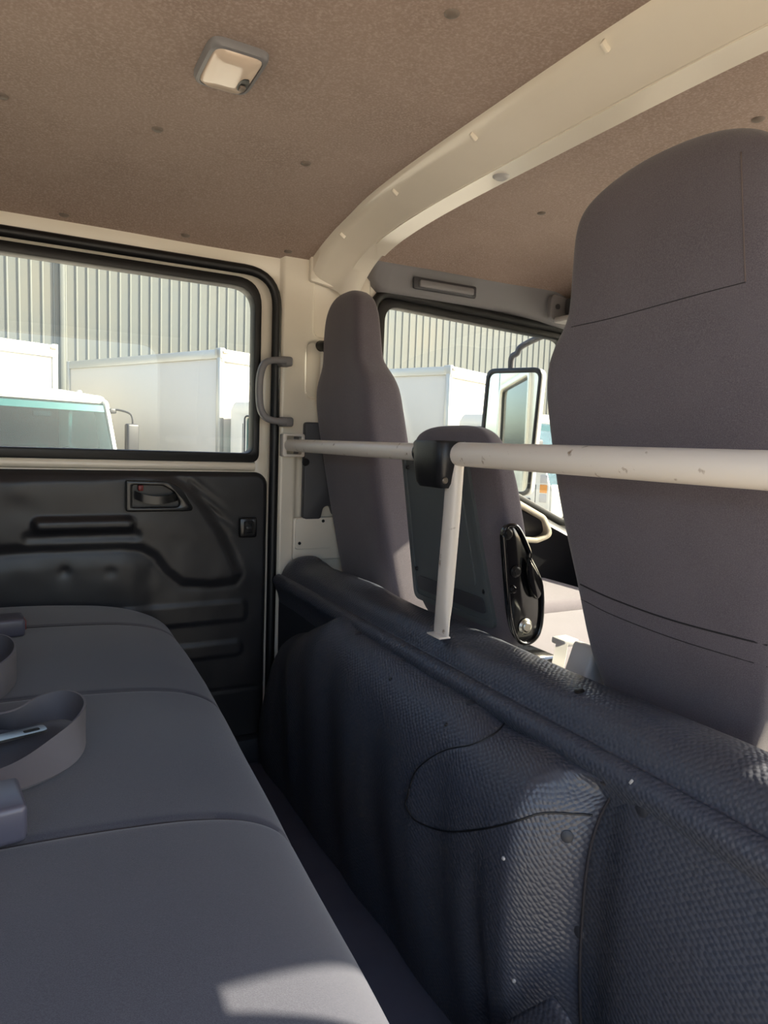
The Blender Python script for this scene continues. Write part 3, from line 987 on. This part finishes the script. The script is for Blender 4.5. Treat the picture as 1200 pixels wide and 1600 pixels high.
# folding centre seat with plastic shell
CY0, CY1 = 0.922, 1.262
CCY = (CY0 + CY1) / 2
ctr = thing('centre_seat', 'low folding centre seat with dark plastic back shell behind the guard rail post', 'seat', (0.90, CCY, -0.50))
hw = (CY1 - CY0) / 2
prof = [(-0.36, 0.778, 0.835, hw - 0.03, 4.5), (-0.34, 0.772, 0.835, hw - 0.012, 5), (-0.28, 0.762, 0.825, hw, 6), (-0.15, 0.742, 0.800, hw - 0.004, 6), (-0.05, 0.727, 0.780, hw - 0.016, 6), (0.0, 0.722, 0.770, hw - 0.034, 5),
        (0.022, 0.722, 0.766, hw - 0.052, 4.5), (0.034, 0.728, 0.762, hw - 0.075, 3.6), (0.040, 0.736, 0.758, hw - 0.105, 3), (0.042, 0.744, 0.752, hw - 0.14, 2.5)]
g = seat_back(CCY, prof, n=48, step=50)
cb = mk('backrest', g, M_fab, ctr, angle=180)
# shell: tilted plate with raised rim
def cplane(y, z, out=0.0):
    x = cinterp([(p[0], p[1]) for p in prof], z)
    return Vector((x - out, y, z))
def cshell(name, y0, y1, z0, z1, r, o0, o1, mt, parent, hole=None, bev=0):
    loops = [rrect(y0, z0, y1, z1, r)]
    if hole: loops.append(rrect(*hole))
    gg = G().poly(loops, 'X', -o1, -o0, bev)
    gg.v = [Vector((cinterp([(p[0], p[1]) for p in prof], max(-0.33, min(-0.005, q.z))) + q.x, q.y + 0.055 * (1.25 - q.y) / 0.285 * (q.z + 0.33) / 0.33, q.z)) for q in gg.v]
    return mk(name, gg, mt, parent, angle=40)
sh = cshell('back_shell', 0.965, 1.250, -0.330, 0.000, 0.02, -0.012, 0.004, M_shell, ctr)
cshell('shell_rim', 0.965, 1.250, -0.330, 0.000, 0.02, 0.003, 0.008, M_shell, sh, hole=(0.977, -0.318, 1.238, -0.012, 0.014))
cshell('shell_panel', 1.005, 1.205, -0.258, -0.035, 0.012, 0.003, 0.0065, M_shell, sh)
cshell('shell_pocket', 0.988, 1.228, -0.306, -0.276, 0.010, 0.003, 0.007, M_dkgrey, sh)
for y, z in ((1.040, -0.045), (0.990, -0.262), (1.232, -0.045), (1.232, -0.262)):
    p = cplane(y, z, 0.006)
    mk('shell_screw', G().lathe([(0.0, -0.003), (0.004, -0.002), (0.005, 0.001), (0.0, 0.001)], p, 'X', 12), M_plas, sh)
# hinge arm on the seat side
Yh = 0.893
hp = [at(px, py, Y=Yh) for px, py in [(784, 838), (788, 824), (797, 820), (808, 826), (824, 860), (825, 872), (834, 890), (843, 915), (844, 960), (838, 990), (822, 1004), (806, 998), (796, 970), (790, 920)]]
loop = [(p.x, p.z) for p in hp]
cs = spline([Vector((a, b, 0)) for a, b in loop + loop[:1]], 5)[:-1]
g = G().poly([[(p.x, p.y) for p in cs]], 'Y', Yh - 0.004, Yh + 0.008, 0.003)
hg = mk('hinge_arm', g, M_metalk, ctr, angle=30)
ci = [(sum(q[0] for q in loop) / len(loop), sum(q[1] for q in loop) / len(loop))]
rim = [Vector((p.x, Yh - 0.005, p.y)) for p in cs]
mk('hinge_rim', G().tube(rim + rim[:1], 0.0035, 8, caps=False), M_metalk, hg, angle=180)
lp2 = [at(px, py, Y=Yh - 0.008) for px, py in [(824, 872), (838, 898), (842, 925), (835, 935), (828, 925), (822, 895)]]
cs2 = spline([Vector((p.x, p.z, 0)) for p in lp2 + lp2[:1]], 5)[:-1]
mk('release_lever', G().poly([[(p.x, p.y) for p in cs2]], 'Y', Yh - 0.016, Yh - 0.006, 0.003), M_metalk, hg, angle=30)
for (px, py, rr, mt) in [(793, 834, 0.0085, M_plasg), (806, 893, 0.0085, M_plasg), (801, 921, 0.006, M_metalk), (821, 979, 0.0115, M_steel)]:
    p = at(px, py, Y=Yh - 0.006)
    g = G().lathe([(0.0, -0.006), (rr * 0.6, -0.006), (rr * 0.75, -0.004), (rr, -0.0035), (rr * 1.25, 0.0), (0.0, 0.001)], p, 'Y', 12)
    mk('bolt', g, mt, hg)
g = G().box((1.16, CCY + 0.01, -0.465), (0.70, 0.37, 0.12), 0.025, 5)
mk('cushion', g, M_fab, ctr)
g = G().box((0.84, CCY, -0.40), (0.10, 0.34, 0.04), 0.01)
mk('hinge_base', g, M_metalk, ctr)

# front belt buckle stalk between centre and driver seats
st = thing('front_belt_buckle', 'pale seat belt buckle stalk beside the centre seat hinge', 'buckle', (0.86, 0.84, -0.40))
a = at(852, 1003, X=0.80); b = at(868, 1030, X=0.78)
R = []
g = G().rings([[q + Vector((0, dy, dz)) for dy, dz in ((-0.014, 0), (0.014, 0.004), (0.014, 0.008), (-0.014, 0.004))] for q in spline([(0.84, 0.872, -0.335), (0.81, 0.845, -0.352), (0.775, 0.815, -0.37), (0.74, 0.79, -0.40)], 6)])
mk('webbing', g, M_lgrey, st)
g = G().box((0.85, 0.876, -0.334), (0.034, 0.034, 0.012), 0.003)
mk('anchor', g, M_lgrey, st)
p = at(916, 1030, X=0.78)
g = G().box((0.80, p.y + 0.015, p.z - 0.02), (0.05, 0.05, 0.07), 0.008, 3, Matrix.Rotation(0.35, 3, 'Y'))
tag(mk('recliner_cover', g, M_lgrey), 'pale grey plastic recliner cover at the foot of the driver seat', 'cover')

# ================================================================== REAR BENCH
bench = thing('rear_bench', 'long dark grey fabric rear bench seat along the cab', 'bench', (0.0, YC, FLOOR))
BP = [(-0.42, -0.390), (-0.30, -0.378), (-0.15, -0.376), (0.0, -0.378), (0.10, -0.384), (0.16, -0.392), (0.205, -0.405), (0.238, -0.426), (0.256, -0.455), (0.262, -0.49), (0.258, -0.53), (0.245, -0.575), (0.22, -0.60), (0.10, -0.605)]
BPs = spline([Vector((a, 0, b)) for a, b in BP], 7)
rows = []
SEAMS = (0.675, 1.06, 1.46)
NY = 260
for j in range(NY + 1):
    Y = 0.20 + (1.672 - 0.20) * j / NY
    fx = -0.006 + 0.065 * (Y - 0.43) if Y < 1.2 else -0.006 + 0.05 + 0.02 * (Y - 1.2)
    end = max(0.0, (abs(Y - 0.936) - 0.686) / 0.05)
    end = 1 - math.sqrt(max(0, 1 - min(1, end)**2))
    far = sstep(1.45, 1.67, Y)
    r = []
    for q in BPs:
        w = sstep(-0.1, 0.25, q.x)
        x = q.x + fx * w
        z = q.z
        gs = sum(math.exp(-((Y - s) / 0.004)**2) for s in SEAMS)
        up = sstep(-0.56, -0.46, q.z)
        puff = 0.0025 * abs(math.sin(math.pi * (Y - 0.675) / 0.39))
        z += (puff - 0.0035 * gs) * up
        z += 0.003 * noise.noise(Vector((q.x * 5, Y * 5, 2))) * up
        x += (0.004 * noise.noise(Vector((q.z * 7, Y * 4, 8))) - 0.002 * gs) * w
        # rounded ends
        z -= 0.025 * end * up
        x -= 0.055 * sstep(1.52, 1.69, Y)**2 * w
        r.append(Vector((x, Y, z)))
    rows.append(r)
g = G().grid(rows)
bench_b = bvh_of(g)
n0 = len(rows[0])
g.f.append(tuple(range(n0))); g.f.append(tuple((NY * n0 + i) for i in range(n0 - 1, -1, -1)))
cush = mk('cushion', g, M_bench, bench, angle=60)
for s, gg in zip(SEAMS, range(3)):
    L = []
    for X in [-0.40 + 0.66 * i / 40 for i in range(41)]:
        loc, nor, i_, d_ = bench_b.ray_cast(Vector((X, s, 0)), Vector((0, 0, -1)))
        if loc: L.append(loc + Vector((0, 0, 0.0002)))
    if len(L) > 3: mk('seam', G().tube(L, 0.0010, 6), M_seam, cush, angle=180)
g = G().box((-0.12, YC, (-0.60 + FLOOR) / 2), (0.56, 1.38, -FLOOR - 0.60), 0.01)
mk('seat_box', g, M_vinyl2, bench)
# backrest (behind the picture's left edge)
R = []
for j in range(31):
    Y = 0.20 + 1.47 * j / 30
    e = max(0.0, (abs(Y - 0.936) - 0.68) / 0.056); e = math.sqrt(max(0.02, 1 - min(1, e)**2))
    c = (-0.46, 0.0)
    R.append([Vector((-0.45 - 0.10 * (zz + 0.15) + (0.07 * ca) * (0.5 + 0.5 * e), Y, zz)) for zz, ca in
              [(-0.40, 0.9), (-0.30, 1), (-0.1, 1), (0.1, 0.9), (0.18 * e, 0.5), (0.20 * e, 0), (0.18 * e, -0.6), (0, -1), (-0.3, -1), (-0.42, -1)]])
g = G().rings(R)
mk('backrest', g, M_bench, bench, angle=60)

# bench belts: buckles, tongue, webbing loops
def on_bench(X, Y):
    loc, nor, i_, d_ = bench_b.ray_cast(Vector((X, Y, 0)), Vector((0, 0, -1)))
    return loc.z if loc else -0.385
def buckle(cx, cy, ang, label, red=True, L=0.105, W=0.052, H=0.024):
    z = on_bench(cx, cy)
    t = thing('belt_buckle', label, 'buckle', (cx, cy, z + 0.002), 'seat belt buckles on the bench')
    rot = Matrix.Rotation(ang, 3, 'Z')
    mk('housing', G().box((cx, cy, z + 0.003 + H / 2), (L, W, H), 0.006, 3, rot), M_buck, t)
    e = rot @ Vector((L / 2 + 0.001, 0, 0))
    if red: mk('release_button', G().box((cx + e.x, cy + e.y, z + 0.004 + H / 2), (0.004, W * 0.5, H * 0.5), 0.001, 2, rot), M_red, t)
    return t
buckle(-0.046, 1.392, 0.10, 'grey seat belt buckle with red end, farthest back on the bench by the door', H=0.034, W=0.058)
buckle(-0.052, 0.690, 0.12, 'plain grey seat belt buckle on the bench at the left picture edge', red=False, H=0.036, W=0.066)

def ribbon(name, pts, mt, parent, w=0.038, th=0.0014):
    """pts: centre x,y,z and tilt (0 = lying flat, 90 = on edge)"""
    C = spline([Vector(p[:3]) for p in pts], 8)
    T = spline([Vector((p[3], 0, 0)) for p in pts], 8)
    R = []
    for i, c in enumerate(C):
        t = (C[min(i+1, len(C)-1)] - C[max(0, i-1)]).normalized()
        side = t.cross(Vector((0, 0, 1))).normalized()
        up = side.cross(t).normalized()
        a = math.radians(T[i].x)
        d = side * math.cos(a) + up * math.sin(a)
        nn = t.cross(d).normalized()
        R.append([c + d * w/2 + nn * th, c + d * w/2 - nn * th, c - d * w/2 - nn * th, c - d * w/2 + nn * th])
    return mk(name, G().rings(R), mt, parent, angle=50)
zb = -0.374
belt = thing('lap_belt', 'loose grey lap belt webbing looped on the bench with metal tongue', 'seat belt', (0.0, 0.88, zb))
ribbon('webbing', [(-0.16, 0.765, zb + 0.008, -8), (-0.08, 0.768, zb + 0.008, -10), (-0.02, 0.778, zb + 0.009, -16), (0.022, 0.800, zb + 0.012, -32), (0.054, 0.836, zb + 0.018, -68), (0.068, 0.878, zb + 0.022, -90), (0.066, 0.920, zb + 0.022, -94),
       (0.048, 0.945, zb + 0.022, -92), (0.020, 0.945, zb + 0.020, -80), (-0.012, 0.932, zb + 0.016, -55), (-0.05, 0.945, zb + 0.018, -40), (-0.10, 0.97, zb + 0.03, -30), (-0.16, 0.99, zb + 0.03, -20)], M_web, belt)
g = G().poly([rrect(-0.04, -0.010, 0.035, 0.010, 0.006), rrect(0.010, -0.005, 0.028, 0.004, 0.003)], 'Z', 0, 0.003)
rt = Matrix.Rotation(0.25, 3, 'Z')
g.v = [rt @ p + Vector((-0.008, 0.888, zb + 0.012)) for p in g.v]
mk('tongue', g, M_steel, belt)
g = G().box((-0.065, 0.872, zb + 0.014), (0.05, 0.055, 0.016), 0.005, 3, rt)
mk('tongue_grip', g, M_plas, belt)
belt2 = thing('shoulder_belt', 'upright coil of grey seat belt webbing at the left picture edge', 'seat belt', (-0.03, 1.14, zb))
ribbon('webbing', [(-0.14, 1.03, zb + 0.026, 90), (-0.07, 1.03, zb + 0.026, 90), (-0.03, 1.05, zb + 0.027, 90), (-0.010, 1.10, zb + 0.028, 90), (-0.008, 1.15, zb + 0.030, 90), (-0.025, 1.19, zb + 0.032, 88), (-0.06, 1.20, zb + 0.032, 86), (-0.09, 1.17, zb + 0.030, 88), (-0.10, 1.12, zb + 0.028, 90)], M_web, belt2, w=0.05)

# ================================================================== FITTINGS ON THE FAR WALL
# grab handle
gh = thing('grab_handle', 'grey plastic grab handle on the white pillar beside the rear door window', 'handle', (0.61, 1.69, 0.05))
Yg = 1.655
A = [at(446, 564, Y=Yg), at(425, 563, Y=Yg), at(412, 570, Y=Yg), at(406, 590, Y=Yg), at(405, 615, Y=Yg), at(407, 638, Y=Yg), at(414, 651, Y=Yg), at(426, 657, Y=Yg), at(447, 659, Y=Yg)]
R = []
path = spline(A, 6)
u0 = None
for i, p in enumerate(path):
    t = (path[min(i+1, len(path)-1)] - path[max(0, i-1)]).normalized()
    side = Vector((0, 1, 0)); w = t.cross(side).normalized()
    R.append([p + side * 0.011 * math.copysign(abs(math.cos(a))**0.7, math.cos(a)) + w * 0.0085 * math.copysign(abs(math.sin(a))**0.7, math.sin(a)) for a in [2*math.pi*k/16 for k in range(16)]])
mk('grip', G().rings(R), M_grey, gh, angle=60)
for q, dz in ((A[0], 0), (A[-1], 0)):
    mk('mount', G().box((q.x + 0.004, 1.673, q.z), (0.034, 0.04, 0.024), 0.006, 3), M_grey, gh)

# dark lower pillar trim
X_a, X_b = 0.664, 0.80
lp_ = rpoly([(0.664, -0.205, 0.01), (0.715, -0.205, 0.01), (0.722, -0.172, 0.02), (0.742, -0.168, 0.015), (0.752, -0.195, 0.01), (0.84, -0.195, 0.01), (0.84, 0.052, 0.01), (0.664, 0.052, 0.01)], 5)
g = G().poly([lp_], 'Y', 1.670, 1.692, 0.005)
pt = tag(mk('pillar_trim', g, M_dkgrey, angle=30), 'dark grey plastic trim on the lower pillar behind the passenger seat', 'trim panel')
g = G().lathe([(0.0, -0.002), (0.008, -0.002), (0.011, 0.001), (0.0, 0.001)], (at(476, 722, Y=1.67).x + 0.004, 1.670, at(476, 722, Y=1.67).z), 'Y', 16)
mk('fastener', g, M_plas, pt)
# white access panel
ap = thing('access_panel', 'small white screwed access panel at the foot of the far pillar', 'panel', (0.70, 1.69, -0.31))
g = G().poly([rrect(0.640, -0.315, 0.790, -0.200, 0.010)], 'Y', 1.676, 1.690, 0.003)
mk('frame_plate', g, M_white, ap, angle=30)
a = at(462, 810, Y=1.675); b = at(516, 856, Y=1.675)
g = G().poly([rrect(a.x, b.z, b.x, a.z, 0.008)], 'Y', 1.672, 1.677, 0.001)
mk('cover_plate', g, M_white, ap, angle=30)
for (px, py) in [(505, 814), (468, 849)]:
    p = at(px, py, Y=1.672)
    mk('screw', G().lathe([(0.0, -0.003), (0.0035, -0.0025), (0.0045, 0.0), (0.0, 0.0)], p, 'Y', 12), M_plas, ap)
# belt strap and cover down the pillar foot
g = G().box((0.796, 1.668, -0.26), (0.010, 0.012, 0.13), 0.002)
bs = tag(mk('belt_guide', g, M_plas), 'black belt guide strip beside the white access panel', 'strap')
g = G()
g.rings([[Vector((x0, 1.676, z)), Vector((x1, 1.676, z)), Vector((x1, 1.688, z)), Vector((x0, 1.688, z))] for z, x0, x1 in [(-0.20, 0.806, 0.815), (-0.26, 0.803, 0.835), (-0.315, 0.800, 0.845)]])
tag(mk('belt_reel_cover', g, M_lgrey), 'pale tapered belt reel cover between access panel and passenger seat', 'cover')
# upper belt anchor
p = at(503, 540, Y=1.685)
an = thing('belt_anchor', 'black upper seat belt anchor on the pillar beside the passenger headrest', 'anchor', (p.x, 1.69, p.z))
mk('bolt', G().lathe([(0.0, -0.030), (0.007, -0.029), (0.011, -0.024), (0.012, -0.008), (0.015, 0.002), (0.0, 0.002)], (p.x, 1.69, p.z), 'Y', 18), M_plas, an)
mk('loop', G().box((p.x + 0.02, 1.668, p.z - 0.004), (0.05, 0.008, 0.03), 0.004, 3), M_plas, an)

# dome lamp
lc = hit(bv_ceil, 360, 101)
dl = thing('dome_lamp', 'square dome lamp with clear lens on the brown roof lining', 'lamp', (lc.x, lc.y, lc.z))
def lamp_ring(hx, hy, z, e=6.0):
    return sring(lc.x, lc.y, hx, hy, lc.z + z, e, 40)
corner = [hit(bv_ceil, *p) for p in ((312, 95), (350, 62), (410, 82), (375, 137))]
g = G().rings([lamp_ring(0.044, 0.064, 0.003), lamp_ring(0.044, 0.064, -0.004), lamp_ring(0.041, 0.061, -0.010), lamp_ring(0.036, 0.056, -0.011), lamp_ring(0.035, 0.055, -0.004)])
mk('bezel', g, M_grey, dl, angle=50)
g = G().rings([sring(lc.x, lc.y + 0.0, 0.0355, 0.0555, lc.z - 0.002, 6, 40), sring(lc.x, lc.y, 0.0355, 0.0555, lc.z - 0.010, 6, 40), sring(lc.x, lc.y, 0.031, 0.051, lc.z - 0.0145, 5, 40), sring(lc.x, lc.y, 0.015, 0.030, lc.z - 0.0165, 4, 40)])
le = mk('lens', g, M_lens, dl, angle=50)
sw = hit(bv_ceil, 380, 116)
g = G().rings([sring(sw.x, sw.y, 0.0075, 0.019, lc.z - 0.010, 2.5, 20), sring(sw.x, sw.y, 0.0075, 0.019, lc.z - 0.0168, 2.5, 20), sring(sw.x, sw.y, 0.005, 0.016, lc.z - 0.0170, 2.5, 20)])
mk('switch_well', g, M_plas, dl)
g = G().box((sw.x, sw.y + 0.006, lc.z - 0.018), (0.009, 0.013, 0.006), 0.002)
mk('switch', g, M_clip, dl)

# ================================================================== OUTSIDE
# own door mirror on its arm
mr = thing('door_mirror', 'tall rectangular door mirror with dark rim outside the far front window', 'mirror', (1.62, 2.0, -0.16))
ax_n = Vector((-0.87, -0.50, 0.0)).normalized()        # mirror faces back towards the seats
ax_u = Vector((0.0, 0.0, 1.0))
ax_s = ax_u.cross(ax_n).normalized()
mc = at(795, 675, Y=2.0)
def mir(loops, w0, w1, bev, tilt=0.05):
    gg = G().poly(loops, 'Z', w0, w1, bev)
    out = []
    for q in gg.v:
        out.append(mc + ax_s * q.x + (ax_u + ax_s * tilt).normalized() * q.y + ax_n * q.z)
    gg.v = out
    return gg
a = at(757, 580, Y=2.0); b = at(833, 580, Y=2.0)
hwm = 0.108; hhm = 0.232
housing = mk('housing', mir([rrect(-hwm, -hhm, hwm, hhm, 0.035)], -0.05, 0.0, 0.015), M_lgrey, mr, angle=30)
mk('rim', mir([rrect(-hwm, -hhm, hwm, hhm, 0.035), rrect(-hwm + 0.014, -hhm + 0.016, hwm - 0.014, hhm - 0.018, 0.025)], -0.004, 0.012, 0.004), M_plas, mr, angle=30)
mk('mirror_glass', mir([rrect(-hwm + 0.012, -hhm + 0.014, hwm - 0.012, hhm - 0.016, 0.025)], 0.001, 0.004, 0), M_mirror, mr)
arm = [mc + Vector((0.02, 0.03, 0.20)), mc + Vector((0.01, 0.02, 0.27)), at(808, 552, Y=2.0), at(813, 543, Y=1.99), at(830, 533, Y=1.97), at(868, 517, Y=1.88), at(900, 505, Y=1.80)]
mk('arm', G().tube(spline(arm, 5), 0.011, 12), M_dkgrey, mr)
arm2 = [mc + Vector((0.02, 0.03, -0.20)), mc + Vector((0.03, 0.02, -0.30)), mc + Vector((0.12, -0.10, -0.36)), mc + Vector((0.22, -0.21, -0.38))]
mk('arm', G().tube(spline(arm2, 5), 0.011, 12), M_dkgrey, mr)

# warehouse wall with standing ribs
YW = 17.0
g = G().box((5.0, YW + 0.15, GROUND + 4.0), (60.0, 0.3, 8.0))
ww = struct(mk('wall_warehouse', g, M_clad), 'pale corrugated metal warehouse wall behind the parked trucks')
rib = None
sp_ = 0.227
for i in range(130):
    X = -4.0 + sp_ * i
    if rib is None:
        gg = G().poly([[(X - 0.022, YW), (X + 0.022, YW), (X + 0.012, YW - 0.014), (X - 0.012, YW - 0.014)]], 'Z', GROUND, GROUND + 8.0)
        rib = mk('cladding_rib', gg, M_clad, ww, angle=20)
        o0 = WL[rib] - Vector((X, YW, 0))
    else:
        dup_part(rib, Vector((X, YW, 0)) + o0, ww)
# overlap joint between cladding bays
g = G().box((0.93, YW - 0.03, GROUND + 4.0), (0.10, 0.06, 8.0), 0.01)
mk('joint_cover', g, M_clad, ww)

# parked box trucks
TH = math.atan2(-0.907, 0.42)
def make_truck(label):
    t = thing('box_truck', label, 'truck', (0, 0, 0), 'white box trucks parked in a row')
    W, L, ZB, ZT = 1.0, 4.45, 0.95, 3.15
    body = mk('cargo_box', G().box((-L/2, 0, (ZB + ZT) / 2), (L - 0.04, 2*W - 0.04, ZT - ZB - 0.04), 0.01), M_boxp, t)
    for y in (-W, W):
        mk('top_rail', G().box((-L/2, y * 0.995, ZT - 0.07), (L, 0.03, 0.14), 0.006), M_alu, t)
        mk('bottom_rail', G().box((-L/2, y * 0.995, ZB + 0.07), (L, 0.03, 0.14), 0.006), M_alu, t)
        for x in (-0.045, -L + 0.045):
            mk('corner_post', G().box((x, y * 0.97, (ZB + ZT) / 2), (0.09, 0.09, ZT - ZB + 0.01), 0.012), M_alu, t)
        c = mk('corner_cap', G().box((-0.06, y * 0.965, ZT - 0.06), (0.14, 0.10, 0.16), 0.015), M_alu, t)
        mk('marker_lamp', G().box((0.015, y * 0.93, ZT - 0.045), (0.03, 0.09, 0.045), 0.008), M_screw, c)
    mk('front_rail', G().box((0.0, 0, ZT - 0.09), (0.03, 2*W - 0.02, 0.18), 0.006), M_truck, t)
    mk('chassis', G().box((-1.5, 0, 0.72), (6.2, 0.8, 0.2), 0.02), M_dark, t)
    wheel = None
    for x, y in ((1.15, 0.78), (1.15, -0.78), (-3.0, 0.78), (-3.0, -0.78)):
        mk('wheel', G().lathe([(0.0, -0.10), (0.24, -0.10), (0.36, -0.09), (0.385, -0.05), (0.385, 0.05), (0.36, 0.09), (0.24, 0.10), (0.0, 0.10)], (x, y, 0.385), 'Y', 24), M_tyre, t)
    # cab
    side = rpoly([(0.18, 0.55, 0.03), (1.86, 0.55, 0.10), (1.84, 1.32, 0.05), (1.52, 2.33, 0.10), (1.30, 2.42, 0.10), (0.26, 2.42, 0.10), (0.18, 2.3, 0.05)], 5)
    winh = rpoly([(0.52, 1.42, 0.05), (1.44, 1.38, 0.05), (1.24, 2.17, 0.06), (0.52, 2.19, 0.06)], 5)
    CW = 0.95
    for y in (-1, 1):
        y0, y1 = sorted((y * CW, y * (CW - 0.06)))
        sd = mk('cab_side', G().poly([side, winh], 'Y', y0, y1, 0.015), M_truck, t, angle=30)
        yo = y * (CW - 0.03)
        mk('side_glass', G().poly([rpoly([(0.52, 1.42), (1.44, 1.38), (1.24, 2.17), (0.52, 2.19)])], 'Y', yo - 0.003, yo + 0.003), M_tglass, sd)
        ws = [Vector((a, y * (CW + 0.001), b)) for a, b in rpoly([(0.50, 1.40, 0.05), (1.46, 1.36, 0.05), (1.26, 2.19, 0.06), (0.50, 2.21, 0.06)], 5)]
        mk('window_seal', G().tube(ws + ws[:1], 0.014, 6, caps=False), M_dark, sd)
        for xx in (0.46, 1.62):
            mk('door_gap', G().box((xx, y * (CW + 0.0005), 1.45 if xx < 1 else 0.98), (0.012, 0.004, 1.30 if xx < 1 else 0.70)), M_dark, sd)
        mk('door_handle', G().box((1.46, y * (CW + 0.014), 1.08), (0.17, 0.03, 0.06), 0.012), M_dark, sd)
        for zz, mm in ((1.42, M_lgrey), (1.27, M_amber), (1.12, M_lgrey)):
            mk('marker_plate', G().box((1.75, y * (CW + 0.004), zz), (0.12, 0.012, 0.13), 0.008), mm, sd)
        # mirrors
        mm_ = mk('cab_mirror', G().box((1.72, y * (CW + 0.24), 1.80), (0.10, 0.20, 0.46), 0.035, 4), M_dark, t)
        mk('mirror_arm', G().tube(spline([(1.52, y * CW, 2.21), (1.58, y * (CW + 0.10), 2.22), (1.68, y * (CW + 0.22), 2.18), (1.72, y * (CW + 0.25), 2.10), (1.72, y * (CW + 0.25), 1.95)], 5), 0.014, 8), M_dark, mm_)
        mk('arm_mount', G().box((1.53, y * (CW + 0.04), 2.20), (0.09, 0.10, 0.07), 0.015), M_dark, mm_)
    mk('cab_roof', G().poly([rpoly([(-CW, 2.29, 0.03), (CW, 2.29, 0.03), (CW - 0.02, 2.40, 0.08), (0.3, 2.45, 0.3), (-0.3, 2.45, 0.3), (-CW + 0.02, 2.40, 0.08)], 6)], 'X', 0.22, 1.46, 0.03), M_truck, t, angle=40)
    fr = G()
    fr.rings([[Vector((x, y, z)) for x, z in ((1.80, 0.56), (1.88, 0.60), (1.88, 1.22), (1.86, 1.33), (1.80, 1.33))] for y in [-CW + 0.04 + (2*CW - 0.08) * i / 4 for i in range(5)]])
    mk('cab_front', fr, M_truck, t)
    mk('bumper', G().box((1.90, 0, 0.52), (0.10, 1.64, 0.26), 0.03), M_truck, t)
    gl = G()
    wv = [(1.835, -CW + 0.07, 1.33), (1.835, CW - 0.07, 1.33), (1.525, CW - 0.09, 2.29), (1.525, -CW + 0.09, 2.29)]
    d = Vector((0.008, 0, 0.003))
    gl.add([Vector(p) for p in wv] + [Vector(p) - d for p in wv], [(0, 1, 2, 3), (7, 6, 5, 4), (0, 4, 5, 1), (1, 5, 6, 2), (2, 6, 7, 3), (3, 7, 4, 0)])
    wsn = mk('windscreen', gl, M_tglass, t)
    bnd = G()
    q0 = [(1.565, -CW + 0.09, 2.18), (1.565, CW - 0.09, 2.18), (1.532, CW - 0.09, 2.27), (1.532, -CW + 0.09, 2.27)]
    bnd.add([Vector(p) - d for p in q0] + [Vector(p) - d * 1.5 for p in q0], [(0, 1, 2, 3), (7, 6, 5, 4), (0, 4, 5, 1), (1, 5, 6, 2), (2, 6, 7, 3), (3, 7, 4, 0)])
    mk('tint_band', bnd, M_tint, wsn)
    rear = G().poly([[(-CW + 0.03, 0.6), (CW - 0.03, 0.6), (CW - 0.03, 2.34), (-CW + 0.03, 2.34)], rrect(-0.85, 1.70, -0.32, 2.06, 0.06)], 'X', 0.20, 0.24)
    mk('cab_back', rear, M_dark, t, angle=30)
    mk('seat_row', G().box((0.50, 0, 1.36), (0.16, 1.40, 0.62), 0.05, 3), M_dark, t)
    mk('dash', G().box((1.62, 0, 1.28), (0.36, 1.55, 0.16), 0.04, 3), M_dark, t)
    swp = [Vector((1.36 + 0.12 * math.sin(a), 0.40 + 0.20 * math.cos(a), 1.52 + 0.15 * math.sin(a))) for a in [2*math.pi*i/28 for i in range(29)]]
    mk('steering_wheel', G().tube(swp, 0.016, 8, caps=False), M_dark, t)
    mk('rear_view_mirror', G().box((1.50, 0.0, 2.11), (0.02, 0.24, 0.07), 0.01), M_dark, t)
    mk('roof_lamp', G().lathe([(0.0, 0.05), (0.03, 0.045), (0.04, 0.02), (0.04, 0.0), (0.0, 0.0)], (1.25, 0.66, 2.425), 'Z', 14), M_lgrey, t)
    for o in t.children:
        if not o.name.startswith(('cargo', 'top_rail', 'bottom_rail', 'corner', 'front_rail', 'chassis', 'wheel')):
            o.location.z -= 0.06
    return t

labels = ['white truck facing the camera with its windscreen in the rear window, leftmost truck',
          'white box truck behind the rear door window with shaded cargo box side',
          'white box truck outside the far front window, partly behind the door mirror']
A1 = Vector((-1.24, 11.1)); A2 = Vector((2.73, 10.37)); A3 = Vector((6.41, 9.65))
t0 = make_truck(labels[0])
trucks = [t0, copy_tree(t0), copy_tree(t0)]
for t, lab, A in zip(trucks, labels, (A1, A2, A3)):
    t['label'] = lab
    # A is the box's front corner on its own right-hand side (local y = -1)
    c, s = math.cos(TH), math.sin(TH)
    t.location = (A.x - s * 1.0, A.y + c * 1.0, GROUND)
    t.rotation_euler = (0, 0, TH)
